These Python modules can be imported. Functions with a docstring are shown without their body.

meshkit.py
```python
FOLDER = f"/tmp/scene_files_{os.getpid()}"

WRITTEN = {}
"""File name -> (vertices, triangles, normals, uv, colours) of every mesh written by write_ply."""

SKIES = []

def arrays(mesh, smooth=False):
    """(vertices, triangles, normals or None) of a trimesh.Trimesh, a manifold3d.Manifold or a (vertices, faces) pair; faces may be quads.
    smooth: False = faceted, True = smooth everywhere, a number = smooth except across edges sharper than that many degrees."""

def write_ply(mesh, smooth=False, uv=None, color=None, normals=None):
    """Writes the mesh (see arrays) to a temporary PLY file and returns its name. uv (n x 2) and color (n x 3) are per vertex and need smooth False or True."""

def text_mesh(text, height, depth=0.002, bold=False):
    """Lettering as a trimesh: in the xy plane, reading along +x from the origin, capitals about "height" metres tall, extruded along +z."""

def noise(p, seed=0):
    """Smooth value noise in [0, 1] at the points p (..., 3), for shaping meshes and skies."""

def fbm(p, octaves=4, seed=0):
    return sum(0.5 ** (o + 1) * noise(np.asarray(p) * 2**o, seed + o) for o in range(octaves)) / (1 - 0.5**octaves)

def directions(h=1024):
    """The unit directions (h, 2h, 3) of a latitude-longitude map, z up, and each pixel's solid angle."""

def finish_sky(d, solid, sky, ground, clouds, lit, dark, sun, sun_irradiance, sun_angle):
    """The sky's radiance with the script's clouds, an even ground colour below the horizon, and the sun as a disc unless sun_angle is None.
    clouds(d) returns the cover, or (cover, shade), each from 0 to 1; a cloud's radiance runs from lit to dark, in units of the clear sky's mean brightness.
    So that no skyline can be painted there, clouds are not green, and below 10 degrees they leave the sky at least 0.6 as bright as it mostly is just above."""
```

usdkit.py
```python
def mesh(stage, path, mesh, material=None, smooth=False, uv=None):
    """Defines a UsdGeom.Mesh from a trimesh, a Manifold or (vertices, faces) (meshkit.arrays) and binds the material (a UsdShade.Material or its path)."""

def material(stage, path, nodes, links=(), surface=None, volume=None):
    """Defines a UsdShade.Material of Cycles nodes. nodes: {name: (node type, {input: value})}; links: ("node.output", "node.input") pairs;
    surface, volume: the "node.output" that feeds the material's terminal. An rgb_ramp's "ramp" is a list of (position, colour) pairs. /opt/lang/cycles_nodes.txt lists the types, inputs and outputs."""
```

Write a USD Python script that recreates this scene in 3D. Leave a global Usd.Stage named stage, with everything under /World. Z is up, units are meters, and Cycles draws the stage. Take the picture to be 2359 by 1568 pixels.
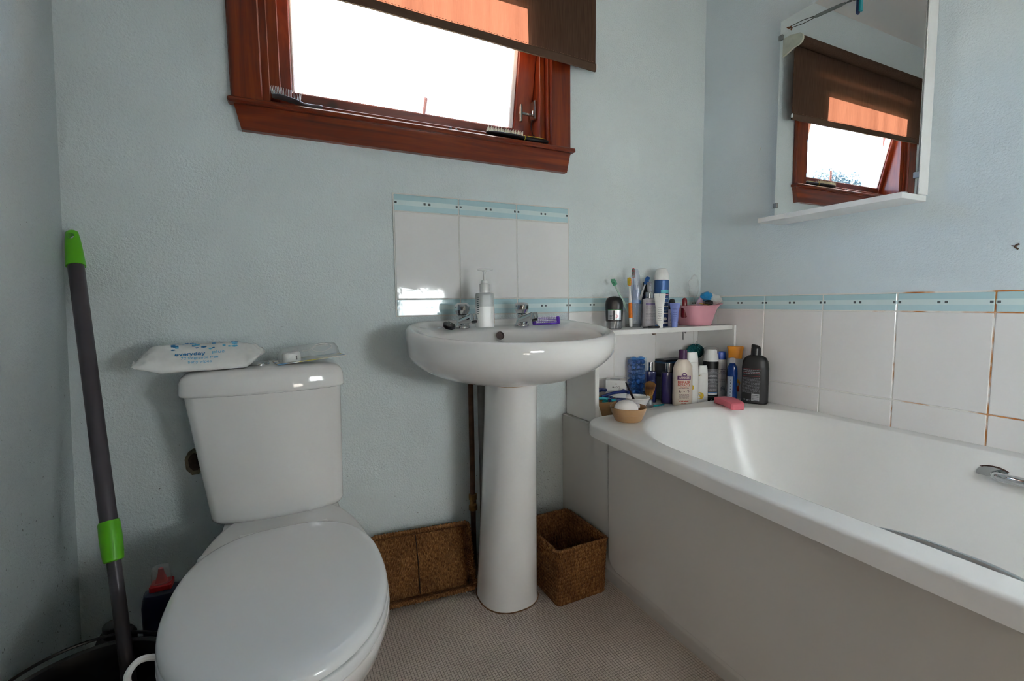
import math, random
import numpy as np, trimesh, usdkit, meshkit, manifold3d as m3
from scipy.interpolate import CubicSpline
from shapely.geometry import Polygon, Point
from pxr import Usd, UsdGeom, UsdLux, UsdShade, Gf, Sdf

stage = Usd.Stage.CreateInMemory()
UsdGeom.SetStageUpAxis(stage, 'Z')
UsdGeom.SetStageMetersPerUnit(stage, 1.0)
UsdGeom.Xform.Define(stage, '/World')
UsdGeom.Scope.Define(stage, '/World/Looks')
rng = np.random.default_rng(7)
random.seed(7)

# ------------------------------------------------------------------ camera, sky, sun, exposure
EXPOSURE = 1.67
SKY = 0.30       # strength of the sky
SUN = 135000.0   # a distant light of 0.6 degrees
YAW, PITCH, ROLL, FPX = 0.443327, 0.082308, -0.012058, 1070.7843
EYE = np.array([-1.5270, -1.4028, 0.8750])

def camera_axes():
    sy, cy, sp, cp = math.sin(YAW), math.cos(YAW), math.sin(PITCH), math.cos(PITCH)
    f = np.array([sy * cp, cy * cp, -sp]); r = np.array([cy, -sy, 0]); u = np.cross(r, f)
    c, s = math.cos(ROLL), math.sin(ROLL)
    return c * r + s * u, -s * r + c * u, f

R_, U_, F_ = camera_axes()
cam = UsdGeom.Camera.Define(stage, '/World/camera')
cam.CreateHorizontalApertureAttr(36.0)
cam.CreateFocalLengthAttr(FPX / 2359 * 36.0)
cam.CreateClippingRangeAttr(Gf.Vec2f(0.02, 1000))
cam.CreateExposureAttr(EXPOSURE)
cam.AddTransformOp().Set(Gf.Matrix4d(*R_, 0, *U_, 0, *(-F_), 0, *EYE, 1))

def S(h):
    h = h.lstrip('#'); c = np.array([int(h[i:i + 2], 16) / 255 for i in (0, 2, 4)])
    return tuple(np.where(c <= 0.04045, c / 12.92, ((c + 0.055) / 1.055) ** 2.4).tolist())

dome = UsdLux.DomeLight.Define(stage, '/World/sky')
dome.CreateIntensityAttr(1.0)
skym = usdkit.material(stage, '/World/Looks/sky_look', {'s': ('sky_texture', {'sky_type': 'multiple_scattering', 'sun_disc': False, 'sun_elevation': math.radians(20.0), 'sun_rotation': math.radians(-9.1), 'air_density': 1.0, 'aerosol_density': 2.0, 'ozone_density': 1.0}),
    'b': ('background_shader', {'strength': SKY})}, [('s.color', 'b.color')], surface='b.background')
UsdShade.MaterialBindingAPI.Apply(dome.GetPrim()).Bind(skym)
sun = UsdLux.DistantLight.Define(stage, '/World/sun')
sun.CreateIntensityAttr(SUN)
sun.CreateAngleAttr(0.6)
sun.CreateColorAttr(Gf.Vec3f(1.0, 0.98, 0.985))
SUNDIR = np.array([0.16, -1.0, -0.364]); SUNDIR /= np.linalg.norm(SUNDIR)   # the way the light travels
_z = -SUNDIR; _x = np.cross([0, 0, 1], _z); _x /= np.linalg.norm(_x); _y = np.cross(_z, _x)
sun.AddTransformOp().Set(Gf.Matrix4d(*_x, 0, *_y, 0, *_z, 0, 0, 0, 0, 1))

# ------------------------------------------------------------------ materials
def mat(name, nodes, links, surface, volume=None):
    return usdkit.material(stage, '/World/Looks/' + name, nodes, links, surface=surface)

_mats = {}
def M(name, col=None, rough=0.5, metal=0.0, bump=0.0, bscale=200.0, vary=0.0, vscale=12.0, trans=0.0, ior=1.5, coat=0.0, spec=0.5, sss=0.0):
    """A principled surface whose colour varies a little with a noise."""
    if name in _mats: return _mats[name]
    c = S(col) if isinstance(col, str) else col
    p = dict(base_color=c, roughness=rough, metallic=metal, ior=ior, coat_weight=coat, specular_ior_level=spec)
    if trans: p['transmission_weight'] = trans
    n, l = {'p': ('principled_bsdf', p), 'g': ('geometry', {})}, []
    if vary > 0:
        n['n'] = ('noise_texture', {'scale': vscale, 'detail': 3.0})
        n['r'] = ('rgb_ramp', {'ramp': [(0.3, tuple(x * (1 - vary) for x in c)), (0.7, tuple(min(1, x * (1 + vary)) for x in c))]})
        l += [('g.position', 'n.vector'), ('n.fac', 'r.fac'), ('r.color', 'p.base_color')]
    if bump > 0:
        n['bn'] = ('noise_texture', {'scale': bscale, 'detail': 3.0})
        n['b'] = ('bump', {'strength': bump, 'distance': 0.002})
        l += [('g.position', 'bn.vector'), ('bn.fac', 'b.height'), ('b.normal', 'p.normal')]
    _mats[name] = mat(name, n, l, 'p.BSDF')
    return _mats[name]

def wall_mat(name, col, bump=0.5, mould=True, seed=0.0, bs=170.0):
    c = S(col)
    n = {'g': ('geometry', {}), 'p': ('principled_bsdf', {'roughness': 0.65, 'specular_ior_level': 0.2}),
         'n1': ('noise_texture', {'scale': 2.2, 'detail': 4.0}),
         'r1': ('rgb_ramp', {'ramp': [(0.3, tuple(x * 0.93 for x in c)), (0.7, tuple(x * 1.04 for x in c))]}),
         'bn': ('noise_texture', {'scale': bs, 'detail': 3.0, 'roughness': 0.6}), 'b': ('bump', {'strength': bump, 'distance': 0.0035})}
    l = [('g.position', 'n1.vector'), ('n1.fac', 'r1.fac'), ('g.position', 'bn.vector'), ('bn.fac', 'b.height'), ('b.normal', 'p.normal')]
    if mould:   # small dark damp specks, denser in patches and low on the wall
        n['v'] = ('noise_texture', {'scale': 130.0, 'detail': 2.0, 'roughness': 0.7})
        n['pt'] = ('noise_texture', {'scale': 3.5, 'detail': 2.0})
        n['sx'] = ('separate_xyz', {})
        n['zz'] = ('map_range', {'from_min': 1.0, 'from_max': 0.2, 'to_min': -0.03, 'to_max': 0.05, 'clamp': True})
        n['pm'] = ('math', {'math_type': 'multiply_add', 'value2': 0.16, 'value3': 0.0})
        n['ad'] = ('math', {'math_type': 'add'}); n['ad2'] = ('math', {'math_type': 'add'})
        n['vr'] = ('rgb_ramp', {'ramp': [(0.797, (0, 0, 0)), (0.84, (0.75, 0.75, 0.75))]})
        n['mx'] = ('mix_color', {'b': S('#4a4c48')})
        l += [('g.position', 'v.vector'), ('g.position', 'pt.vector'), ('g.position', 'sx.vector'), ('sx.z', 'zz.value'), ('pt.fac', 'pm.value1'),
              ('v.fac', 'ad.value1'), ('zz.result', 'ad.value2'), ('ad.value', 'ad2.value1'), ('pm.value', 'ad2.value2'), ('ad2.value', 'vr.fac'),
              ('vr.color', 'mx.fac'), ('r1.color', 'mx.a'), ('mx.result', 'p.base_color')]
    else:
        l += [('r1.color', 'p.base_color')]
    return mat(name, n, l, 'p.BSDF')

def wood_mat(name, scale, dark='#431305', mid='#762809', light='#984212'):
    n = {'g': ('geometry', {}), 'm': ('mapping', {'scale': scale}), 'n': ('noise_texture', {'scale': 1.0, 'detail': 5.0, 'roughness': 0.6, 'distortion': 0.6}),
         'r': ('rgb_ramp', {'ramp': [(0.28, S(dark)), (0.48, S(mid)), (0.75, S(light))]}),
         'k': ('voronoi_texture', {'scale': 5.0, 'randomness': 1.0}), 'kr': ('rgb_ramp', {'ramp': [(0.05, (0.8, 0.8, 0.8)), (0.11, (0, 0, 0))]}),
         'mx': ('mix_color', {'b': S('#230704')}),
         'p': ('principled_bsdf', {'roughness': 0.32, 'coat_weight': 0.35, 'coat_roughness': 0.2})}
    l = [('g.position', 'm.vector'), ('m.vector', 'n.vector'), ('n.fac', 'r.fac'), ('g.position', 'k.vector'), ('k.distance', 'kr.fac'), ('kr.color', 'mx.fac'),
         ('r.color', 'mx.a'), ('mx.result', 'p.base_color')]
    return mat(name, n, l, 'p.BSDF')

def band_mat(name, z0, z1):
    """Glazed border tile: two aqua stripes, a pale stripe between, white edges; by height."""
    t = [(0, '#eef0ee'), (0.05, '#eef0ee'), (0.055, '#bedbe0'), (0.36, '#bedbe0'), (0.365, '#d6e7e8'), (0.64, '#d6e7e8'), (0.645, '#b4d4da'), (1, '#b4d4da')]
    n = {'g': ('geometry', {}), 's': ('separate_xyz', {}), 'mr': ('map_range', {'from_min': z0, 'from_max': z1, 'to_min': 0.0, 'to_max': 1.0, 'clamp': True}),
         'r': ('rgb_ramp', {'ramp': [(a, S(b)) for a, b in t]}), 'p': ('principled_bsdf', {'roughness': 0.08}),
         'bn': ('noise_texture', {'scale': 38.0, 'detail': 2.0}), 'b': ('bump', {'strength': 0.25, 'distance': 0.0012})}
    return mat(name, n, [('g.position', 's.vector'), ('s.z', 'mr.value'), ('mr.result', 'r.fac'), ('r.color', 'p.base_color'),
                         ('g.position', 'bn.vector'), ('bn.fac', 'b.height'), ('b.normal', 'p.normal')], 'p.BSDF')

def clear_mat(name, tint=(1, 1, 1), gloss=0.08, IOR=1.45, haze=0.0, hazecol=(0.8, 0.8, 0.8)):
    """Thin clear plastic or pane: see-through with a mirror sheen by angle, and some haze."""
    n = {'t': ('transparent_bsdf', {'color': tint}), 'g': ('glossy_bsdf', {'color': (1, 1, 1), 'roughness': gloss}), 'lw': ('layer_weight', {}),
         'pw': ('math', {'math_type': 'power', 'value2': 4.0}), 'f': ('math', {'math_type': 'multiply_add', 'value2': 0.8, 'value3': 0.03}), 'm': ('mix_closure', {})}
    l = [('lw.facing', 'pw.value1'), ('pw.value', 'f.value1'), ('f.value', 'm.fac'), ('t.BSDF', 'm.closure1'), ('g.BSDF', 'm.closure2')]
    out = 'm.closure'
    if haze:
        n['d'] = ('diffuse_bsdf', {'color': hazecol}); n['m2'] = ('mix_closure', {'fac': haze})
        l += [('m.closure', 'm2.closure1'), ('d.BSDF', 'm2.closure2')]; out = 'm2.closure'
    return mat(name, n, l, out)

def stain_white(name, base='#e8e6e1', stain='#b0642c', amount=0.6, xyz='y', a=-0.5, b=-1.1):
    """Grout: white, rust-stained in stretches."""
    n = {'g': ('geometry', {}), 's': ('separate_xyz', {}), 'mr': ('map_range', {'from_min': a, 'from_max': b, 'to_min': -0.16, 'to_max': 0.08, 'clamp': True}),
         'n': ('noise_texture', {'scale': 9.0, 'detail': 3.0, 'roughness': 0.65}), 'ad': ('math', {'math_type': 'add'}),
         'r': ('rgb_ramp', {'ramp': [(0.44, S(base)), (0.53, S('#c98d55')), (0.62, S(stain)), (0.8, S('#6f4526'))]}), 'p': ('principled_bsdf', {'roughness': 0.8})}
    return mat(name, n, [('g.position', 's.vector'), ('s.' + xyz, 'mr.value'), ('g.position', 'n.vector'), ('n.fac', 'ad.value1'), ('mr.result', 'ad.value2'),
                         ('ad.value', 'r.fac'), ('r.color', 'p.base_color')], 'p.BSDF')

WALL = wall_mat('wall_paint', '#dde6e7', .75)
WALLR = wall_mat('wall_paint_rough', '#d8e4ea', bump=0.45, mould=False, bs=185.0)
CEIL = M('ceiling_paint', '#dad8d4', 0.7, bump=0.2, bscale=90)
WOODV = wood_mat('wood_upright', (40.0, 40.0, 2.5))
WOODH = wood_mat('wood_level', (2.5, 40.0, 40.0))
CERAMIC = M('ceramic_white', '#eceae8', 0.06, vary=0.02, vscale=4, coat=0.3)
SEATM = M('seat_plastic', '#e6e7e8', 0.16, vary=0.015, vscale=3)
ACRYL = M('bath_acrylic', '#e9e8e6', 0.22, vary=0.02, vscale=3, spec=0.22)
PANELM = M('panel_white', '#cbc8c3', 0.35, vary=0.03, vscale=2.5)
BOARDM = M('board_white', '#e4e3e0', 0.35, vary=0.03, vscale=6)
TILEM = M('tile_white', '#e9e7e6', 0.07, bump=0.22, bscale=26, vary=0.015, vscale=5)
CHROME = M('chrome', '#c9ccce', 0.06, 1.0, vary=0.04, vscale=30)
STEEL = M('dull_steel', '#8d9092', 0.35, 1.0, vary=0.1, vscale=60)
BLACK = M('black_plastic', '#17171a', 0.35, vary=0.1, vscale=30)
WHITEP = M('white_plastic', '#ebebe9', 0.3, vary=0.02, vscale=20)

# ------------------------------------------------------------------ scene helpers
_count = {}
def numbered(parent, name):
    k = _count.get((parent, name), 0); _count[(parent, name)] = k + 1
    return name if k == 0 else f'{name}_{k:03d}'

class Node:
    def __init__(s, path, origin): s.path, s.o = path, np.asarray(origin, float)

def props(path, **kw):
    p = stage.GetPrimAtPath(path)
    for k, v in kw.items():
        if v: p.SetCustomDataByKey(k, v)

def thing(name, label=None, cat=None, loc=(0, 0, 0), group=None, kind=None):
    path = '/World/' + numbered('/World', name)
    x = UsdGeom.Xform.Define(stage, path); x.AddTranslateOp().Set(Gf.Vec3d(*map(float, loc)))
    props(path, label=label, category=cat, group=group, kind=kind)
    return Node(path, loc)

def part(parent, name, mesh, material, smooth=35, label=None, kind=None):
    """One Mesh under parent; the mesh is given in world coordinates."""
    path = parent.path + '/' + numbered(parent.path, name)
    v, f, n = meshkit.arrays(mesh, smooth)
    m = usdkit.mesh(stage, path, (v - parent.o, f), material, False)
    if n is not None:
        m.CreateNormalsAttr([Gf.Vec3f(*map(float, x)) for x in n]) if len(n) < 10 else m.CreateNormalsAttr(_vt(n))
        m.SetNormalsInterpolation('vertex')
    props(path, label=label, kind=kind)
    return Node(path, parent.o)

def _vt(n):
    from pxr import Vt
    return Vt.Vec3fArray.FromNumpy(np.asarray(n, np.float32))

def single(name, mesh, material, label=None, cat=None, group=None, kind=None, smooth=35):
    """A thing that is one mesh, its Xform at its base."""
    v, f, _ = meshkit.arrays(mesh)
    o = np.array([*(v[:, :2].min(0) + v[:, :2].max(0)) / 2, v[:, 2].min()])
    w = Node('/World', o)
    q = part(w, name, mesh, material, smooth)
    UsdGeom.Xformable(stage.GetPrimAtPath(q.path)).AddTranslateOp().Set(Gf.Vec3d(*map(float, o)))
    props(q.path, label=label, category=cat, group=group, kind=kind)
    return q

# ------------------------------------------------------------------ shape helpers
def cat_(*ms):
    return trimesh.util.concatenate([m if isinstance(m, trimesh.Trimesh) else T(m) for m in ms])

def T(m):
    v, f, _ = meshkit.arrays(m); return trimesh.Trimesh(v, f, process=False)

def box(x0, x1, y0, y1, z0, z1, c=0.0):
    """A box with chamfered edges."""
    lo, hi = np.minimum([x0, y0, z0], [x1, y1, z1]), np.maximum([x0, y0, z0], [x1, y1, z1])
    c = min(c, *(0.45 * (hi - lo)))
    if c <= 0:
        return trimesh.creation.box(bounds=[lo, hi])
    p = []
    for sx in (0, 1):
        for sy in (0, 1):
            for sz in (0, 1):
                k = np.array([(lo, hi)[s][i] for i, s in enumerate((sx, sy, sz))]); d = np.array([1 - 2 * sx, 1 - 2 * sy, 1 - 2 * sz]) * c
                for a in range(3):
                    q = k + d; q[a] = k[a]; p.append(q)
    return trimesh.convex.convex_hull(np.array(p))

def xf(mesh, loc=(0, 0, 0), rz=0.0, rx=0.0, ry=0.0, s=1.0):
    m = mesh.copy() if isinstance(mesh, trimesh.Trimesh) else T(mesh)
    A = np.eye(4); A[:3, :3] *= s
    for ang, ax in ((rx, [1, 0, 0]), (ry, [0, 1, 0]), (rz, [0, 0, 1])):
        A = trimesh.transformations.rotation_matrix(ang, ax) @ A
    A[:3, 3] = loc
    m.apply_transform(A); return m

def loft(rings, cap0=True, cap1=True, close=False):
    """Rings of equal length joined by quads; ends closed by fans."""
    r = np.array(rings, float); k, n = r.shape[:2]
    v = r.reshape(-1, 3); i, j = np.meshgrid(np.arange(k if close else k - 1), np.arange(n), indexing='ij')
    a, b = i * n + j, i * n + (j + 1) % n; c, d = ((i + 1) % k) * n + (j + 1) % n, ((i + 1) % k) * n + j
    f = [np.stack([a, b, c], -1).reshape(-1, 3), np.stack([a, c, d], -1).reshape(-1, 3)]
    if not close:
        for on, base, flip in ((cap0, 0, True), (cap1, (k - 1) * n, False)):
            if on:
                v = np.vstack([v, v[base:base + n].mean(0)]); m = len(v) - 1; q = base + np.arange(n)
                t = np.stack([q, np.roll(q, -1), np.full(n, m)], 1); f.append(t[:, ::-1] if flip else t)
    return trimesh.Trimesh(v, np.vstack(f), process=False)

def lathe(prof, loc=(0, 0, 0), n=40, caps=True):
    a = np.arange(n) * 2 * np.pi / n
    rings = [[(r * math.cos(t), r * math.sin(t), z) for t in a] for r, z in prof]
    m = loft(rings, caps, caps); m.apply_translation(loc); return m

def sup(a, b, n=2.0, N=40, z=0.0, cx=0.0, cy=0.0):
    t = np.arange(N) * 2 * np.pi / N; c, s = np.cos(t), np.sin(t)
    return np.stack([cx + a * np.sign(c) * abs(c) ** (2 / n), cy + b * np.sign(s) * abs(s) ** (2 / n), np.full(N, z)], 1)

def tube(path, r, n=10, caps=True, up=None):
    p = np.asarray(path, float); r = np.broadcast_to(r, (len(p),))
    t = np.gradient(p, axis=0); t /= np.linalg.norm(t, axis=1, keepdims=True) + 1e-12
    ref = np.array([0, 0, 1.0]) if abs(t[0][2]) < 0.9 else np.array([1.0, 0, 0])
    rings, a = [], np.arange(n) * 2 * np.pi / n
    u = np.cross(t[0], ref); u /= np.linalg.norm(u)
    for q, d, rad in zip(p, t, r):
        u = u - d * (u @ d); u /= np.linalg.norm(u) + 1e-12; w = np.cross(d, u)
        rings.append(q + rad * (np.cos(a)[:, None] * u + np.sin(a)[:, None] * w))
    return loft(rings, caps, caps)

def spline(pts, n=40, closed=False):
    p = np.asarray(pts, float)
    if closed: p = np.vstack([p, p[:1]])
    d = np.r_[0, np.cumsum(np.linalg.norm(np.diff(p, axis=0), axis=1))]
    s = CubicSpline(d, p, bc_type='periodic' if closed else 'natural')
    return s(np.linspace(0, d[-1], n, endpoint=not closed))

def ext(poly, depth):
    """A polygon (list of points or shapely) extruded along +z."""
    P = poly if not isinstance(poly, (list, np.ndarray)) else Polygon(poly)
    gs = getattr(P, 'geoms', [P])
    return trimesh.util.concatenate([trimesh.creation.extrude_polygon(g, depth, engine='earcut') for g in gs if g.area > 0])

def grid(P):
    """A sheet from an (m, n, 3) array."""
    m, n = P.shape[:2]; i, j = np.meshgrid(np.arange(m - 1), np.arange(n - 1), indexing='ij'); a = (i * n + j).ravel()
    f = np.vstack([np.stack([a, a + 1, a + n + 1], 1), np.stack([a, a + n + 1, a + n], 1)])
    return trimesh.Trimesh(P.reshape(-1, 3), f, process=False)

def sheet(P, t):
    """A grid given thickness t along y-ish normals (vertex normals)."""
    g = grid(P); n = g.vertex_normals; m, k = P.shape[:2]
    idx = np.arange(m * k).reshape(m, k)
    loop = np.r_[idx[0, :-1], idx[:-1, -1], idx[-1, :0:-1], idx[:0:-1, 0]]
    v = np.vstack([g.vertices, g.vertices - n * t]); N = m * k
    side = np.vstack([np.stack([loop, loop + N, np.roll(loop, -1)], 1), np.stack([np.roll(loop, -1), loop + N, np.roll(loop, -1) + N], 1)])
    return trimesh.Trimesh(v, np.vstack([g.faces, g.faces[:, ::-1] + N, side]), process=False)

def icos(r, loc, s=(1, 1, 1), sub=2):
    m = trimesh.creation.icosphere(subdivisions=sub, radius=r); m.apply_scale(s); m.apply_translation(loc); return m

def face_to(x, y, extra=0.0):
    return math.atan2(EYE[0] - x, -(EYE[1] - y)) + extra

class Flask:
    """A bottle body: sections (z, half width, half depth), a superellipse; its front is -y until it is turned by rz and put at loc."""
    def __init__(s, secs, n, loc, rz): s.secs, s.n, s.loc, s.rz = secs, n, loc, rz
    def place(s, m): return xf(m, s.loc, s.rz)
    def body(s, secs=None, n=None, N=44):
        return s.place(loft([sup(a, b, n or s.n, N, z) for z, a, b in (secs or s.secs)]))
    def _ab(s, z):
        q = np.array(s.secs); o = np.argsort(q[:, 0], kind='stable'); q = q[o]
        return np.interp(z, q[:, 0], q[:, 1]), np.interp(z, q[:, 0], q[:, 2])
    def wrap(s, v, off):
        """(x across, z up, thickness) put on the front surface."""
        a, b = s._ab(v[:, 1]); x = v[:, 0]
        y = -b * np.maximum(1 - np.minimum(abs(x / a), 0.999) ** s.n, 0) ** (1 / s.n) - off - v[:, 2]
        return np.stack([x, y, v[:, 1]], 1)
    def label(s, x0, x1, z0, z1, off=0.0003, t=0.0003):
        X, Z = np.meshgrid(np.linspace(x0, x1, 14), np.linspace(z0, z1, 8))
        P = s.wrap(np.stack([X.ravel(), Z.ravel(), np.zeros(X.size)], 1), off + t).reshape(*X.shape, 3)
        return s.place(sheet(P, t))
    def shape(s, poly2d, off=0.0006, t=0.0003):
        m = ext(poly2d, t); m = m.subdivide() if len(m.faces) < 400 else m
        return s.place(trimesh.Trimesh(s.wrap(m.vertices, off), m.faces, process=False))
    def text(s, txt, h, x, z, off=0.0006, bold=False, width=None, flip=False):
        m = meshkit.text_mesh(txt, h, 0.0003, bold)
        v = m.vertices.copy(); v[:, :2] -= (v[:, :2].min(0) + v[:, :2].max(0)) / 2
        if width: v[:, 0] *= width / (v[:, 0].max() - v[:, 0].min())
        if flip: v[:, :2] *= -1
        v[:, 0] += x; v[:, 1] += z
        return s.place(trimesh.Trimesh(s.wrap(v, off), m.faces, process=False))
    def lines(s, x0, x1, zs, h=0.0009, off=0.0006, seed=0):
        """Rows of print too small to read."""
        r = random.Random(seed); out = []
        for z in zs:
            x = x0
            while x < x1 - 0.002:
                w = min(r.uniform(0.003, 0.009), x1 - x); out.append(s.label(x, x + w, z, z + h, off, 0.0002)); x += w + 0.0012
        return cat_(*out)

# ------------------------------------------------------------------ the room
YF, ZC = -1.95, 2.20                      # front wall (behind the camera), ceiling
XL = lambda z: -2.020 + 0.033 * z         # the left wall leans a little
WX0, WX1, WZ0, WZ1 = -1.60, -0.69, 1.36, 1.92

def struct(name, mesh, m, smooth=False):
    q = single(name, mesh, m, kind='structure', smooth=smooth); return q

bw = manifold3d_box = m3.Manifold.cube([2.3, 0.22, ZC + 0.1]).translate([-2.2, 0, -0.05]) - m3.Manifold.cube([WX1 - WX0, 1, WZ1 - WZ0]).translate([WX0, -0.3, WZ0])
wall_back = struct('wall_back', bw, WALL)
wall_right = struct('wall_right', box(0, 0.12, YF, 0.0, -0.05, ZC + 0.05), WALLR)
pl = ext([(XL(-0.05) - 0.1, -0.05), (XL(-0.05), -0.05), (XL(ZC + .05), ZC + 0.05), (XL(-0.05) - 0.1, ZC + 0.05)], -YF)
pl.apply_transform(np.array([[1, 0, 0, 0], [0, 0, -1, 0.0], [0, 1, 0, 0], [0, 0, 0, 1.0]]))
wall_left = struct('wall_left', pl, wall_mat('wall_paint_shaded', '#c3cccd', .75))  # wall colour darkened to carry the dim fall-off on the left side
DX0, DX1 = -1.66, -0.82       # unseen doorway and dark hall, added to trim the sun patch and bounce
fw = m3.Manifold.cube([2.32, 0.1, ZC + 0.1]).translate([-2.2, YF - 0.1, -0.05]) - m3.Manifold.cube([DX1 - DX0, 1, 1.98]).translate([DX0, YF - 0.5, 0])
wall_front = struct('wall_front', fw, WALL)
ADDED_HALL = M('added_hall_paint', '#8f897e', 0.7, bump=.15, bscale=120)
struct('added_hall_wall', cat_(box(-2.4, 0.3, YF - 1.2, YF - 1.1, 0, ZC), box(-2.5, -2.4, YF - 1.2, YF - .1, 0, ZC), box(.3, .4, YF - 1.2, YF - .1, 0, ZC)), ADDED_HALL)
struct('added_hall_floor', box(-2.4, 0.3, YF - 1.2, YF - .001, -0.06, 0), M('added_hall_carpet', '#6a5a4c', 0.95, bump=.6, bscale=300))
struct('added_hall_ceiling', box(-2.4, 0.3, YF - 1.2, YF - .1, ZC, ZC + .1), CEIL)
struct('ceiling', box(-2.2, 0.12, YF - 0.1, 0.22, ZC, ZC + 0.1), CEIL)
struct('ground', box(-60, 40, 0.5, 80, -3.2, -3.0), M('grass_ground', '#6d7a4e', 0.9, vary=0.25, vscale=0.6))

# unseen open leaf for the doorway, added to soak up bounce light
added_door = thing('added_door_1', kind='structure', loc=(DX0, YF, 0))
ADDED_DOORW = wood_mat('added_door_wood', (40.0, 40.0, 2.5), '#2a140b', '#3f1f10', '#553018')
part(added_door, 'leaf', cat_(box(DX0 - .045, DX0 - .007, YF + .02, YF + .78, .008, 1.97, .003)), ADDED_DOORW)
part(added_door, 'handle', tube(spline([(DX0 - .007, YF + .72, 1.0), (DX0 + .03, YF + .72, 1.0), (DX0 + .036, YF + .70, 1.0), (DX0 + .036, YF + .62, 1.0)], 20), .008, 10), STEEL)

# floor: sheet of small square mosaic tiles, real joints
fl = struct('floor', box(-2.05, 0, YF, 0, -0.06, -0.0016), M('floor_grout', '#6e6660', 0.85, vary=0.12, vscale=25))
PIT = 0.0072
gx, gy = np.meshgrid(np.arange(-2.0, -0.66, PIT), np.arange(YF + 0.01, -0.002, PIT)); gx, gy = gx.ravel(), gy.ravel()
gx = gx + 0.0003 * np.sin(gy * 60) + rng.uniform(-.0002, .0002, gx.size); gy = gy + 0.0003 * np.sin(gx * 50) + rng.uniform(-.0002, .0002, gx.size)
h = 0.0016 - rng.uniform(0, 0.0003, gx.size); q = 0.0060
def many_boxes(x, y, w, d, z0, z1):
    n = len(x); c = np.stack([np.stack([x + a * w, y + b * d, np.where(t, z1, z0)], 1) for t in (0, 1) for a, b in ((0, 0), (1, 0), (1, 1), (0, 1))], 1)
    f = np.array([[4, 5, 6], [4, 6, 7], [0, 1, 5], [0, 5, 4], [1, 2, 6], [1, 6, 5], [2, 3, 7], [2, 7, 6], [3, 0, 4], [3, 4, 7]])
    return trimesh.Trimesh(c.reshape(-1, 3), (np.arange(n)[:, None, None] * 8 + f).reshape(-1, 3), process=False)
mosaic = mat('mosaic_tile', {'g': ('geometry', {}), 'r': ('rgb_ramp', {'ramp': [(0, S('#cbbcb2')), (0.5, S('#dccec4')), (1, S('#e8dcd3'))]}), 'n': ('noise_texture', {'scale': 3.0, 'detail': 3.0}),
                             'nr': ('rgb_ramp', {'ramp': [(0.3, (0.82, 0.80, 0.78)), (0.65, (1, 1, 1))]}), 'mx': ('mix_color', {'blend_type': 'multiply', 'fac': 1.0}), 'p': ('principled_bsdf', {'roughness': 0.42})},
             [('g.random_per_island', 'r.fac'), ('g.position', 'n.vector'), ('n.fac', 'nr.fac'), ('r.color', 'mx.a'), ('nr.color', 'mx.b'), ('mx.result', 'p.base_color')], 'p.BSDF')
part(fl, 'mosaic', many_boxes(gx, gy, q, q, np.full(gx.size, -0.0016), h - 0.0016 + 0.0004), mosaic, False, kind='stuff')

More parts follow.
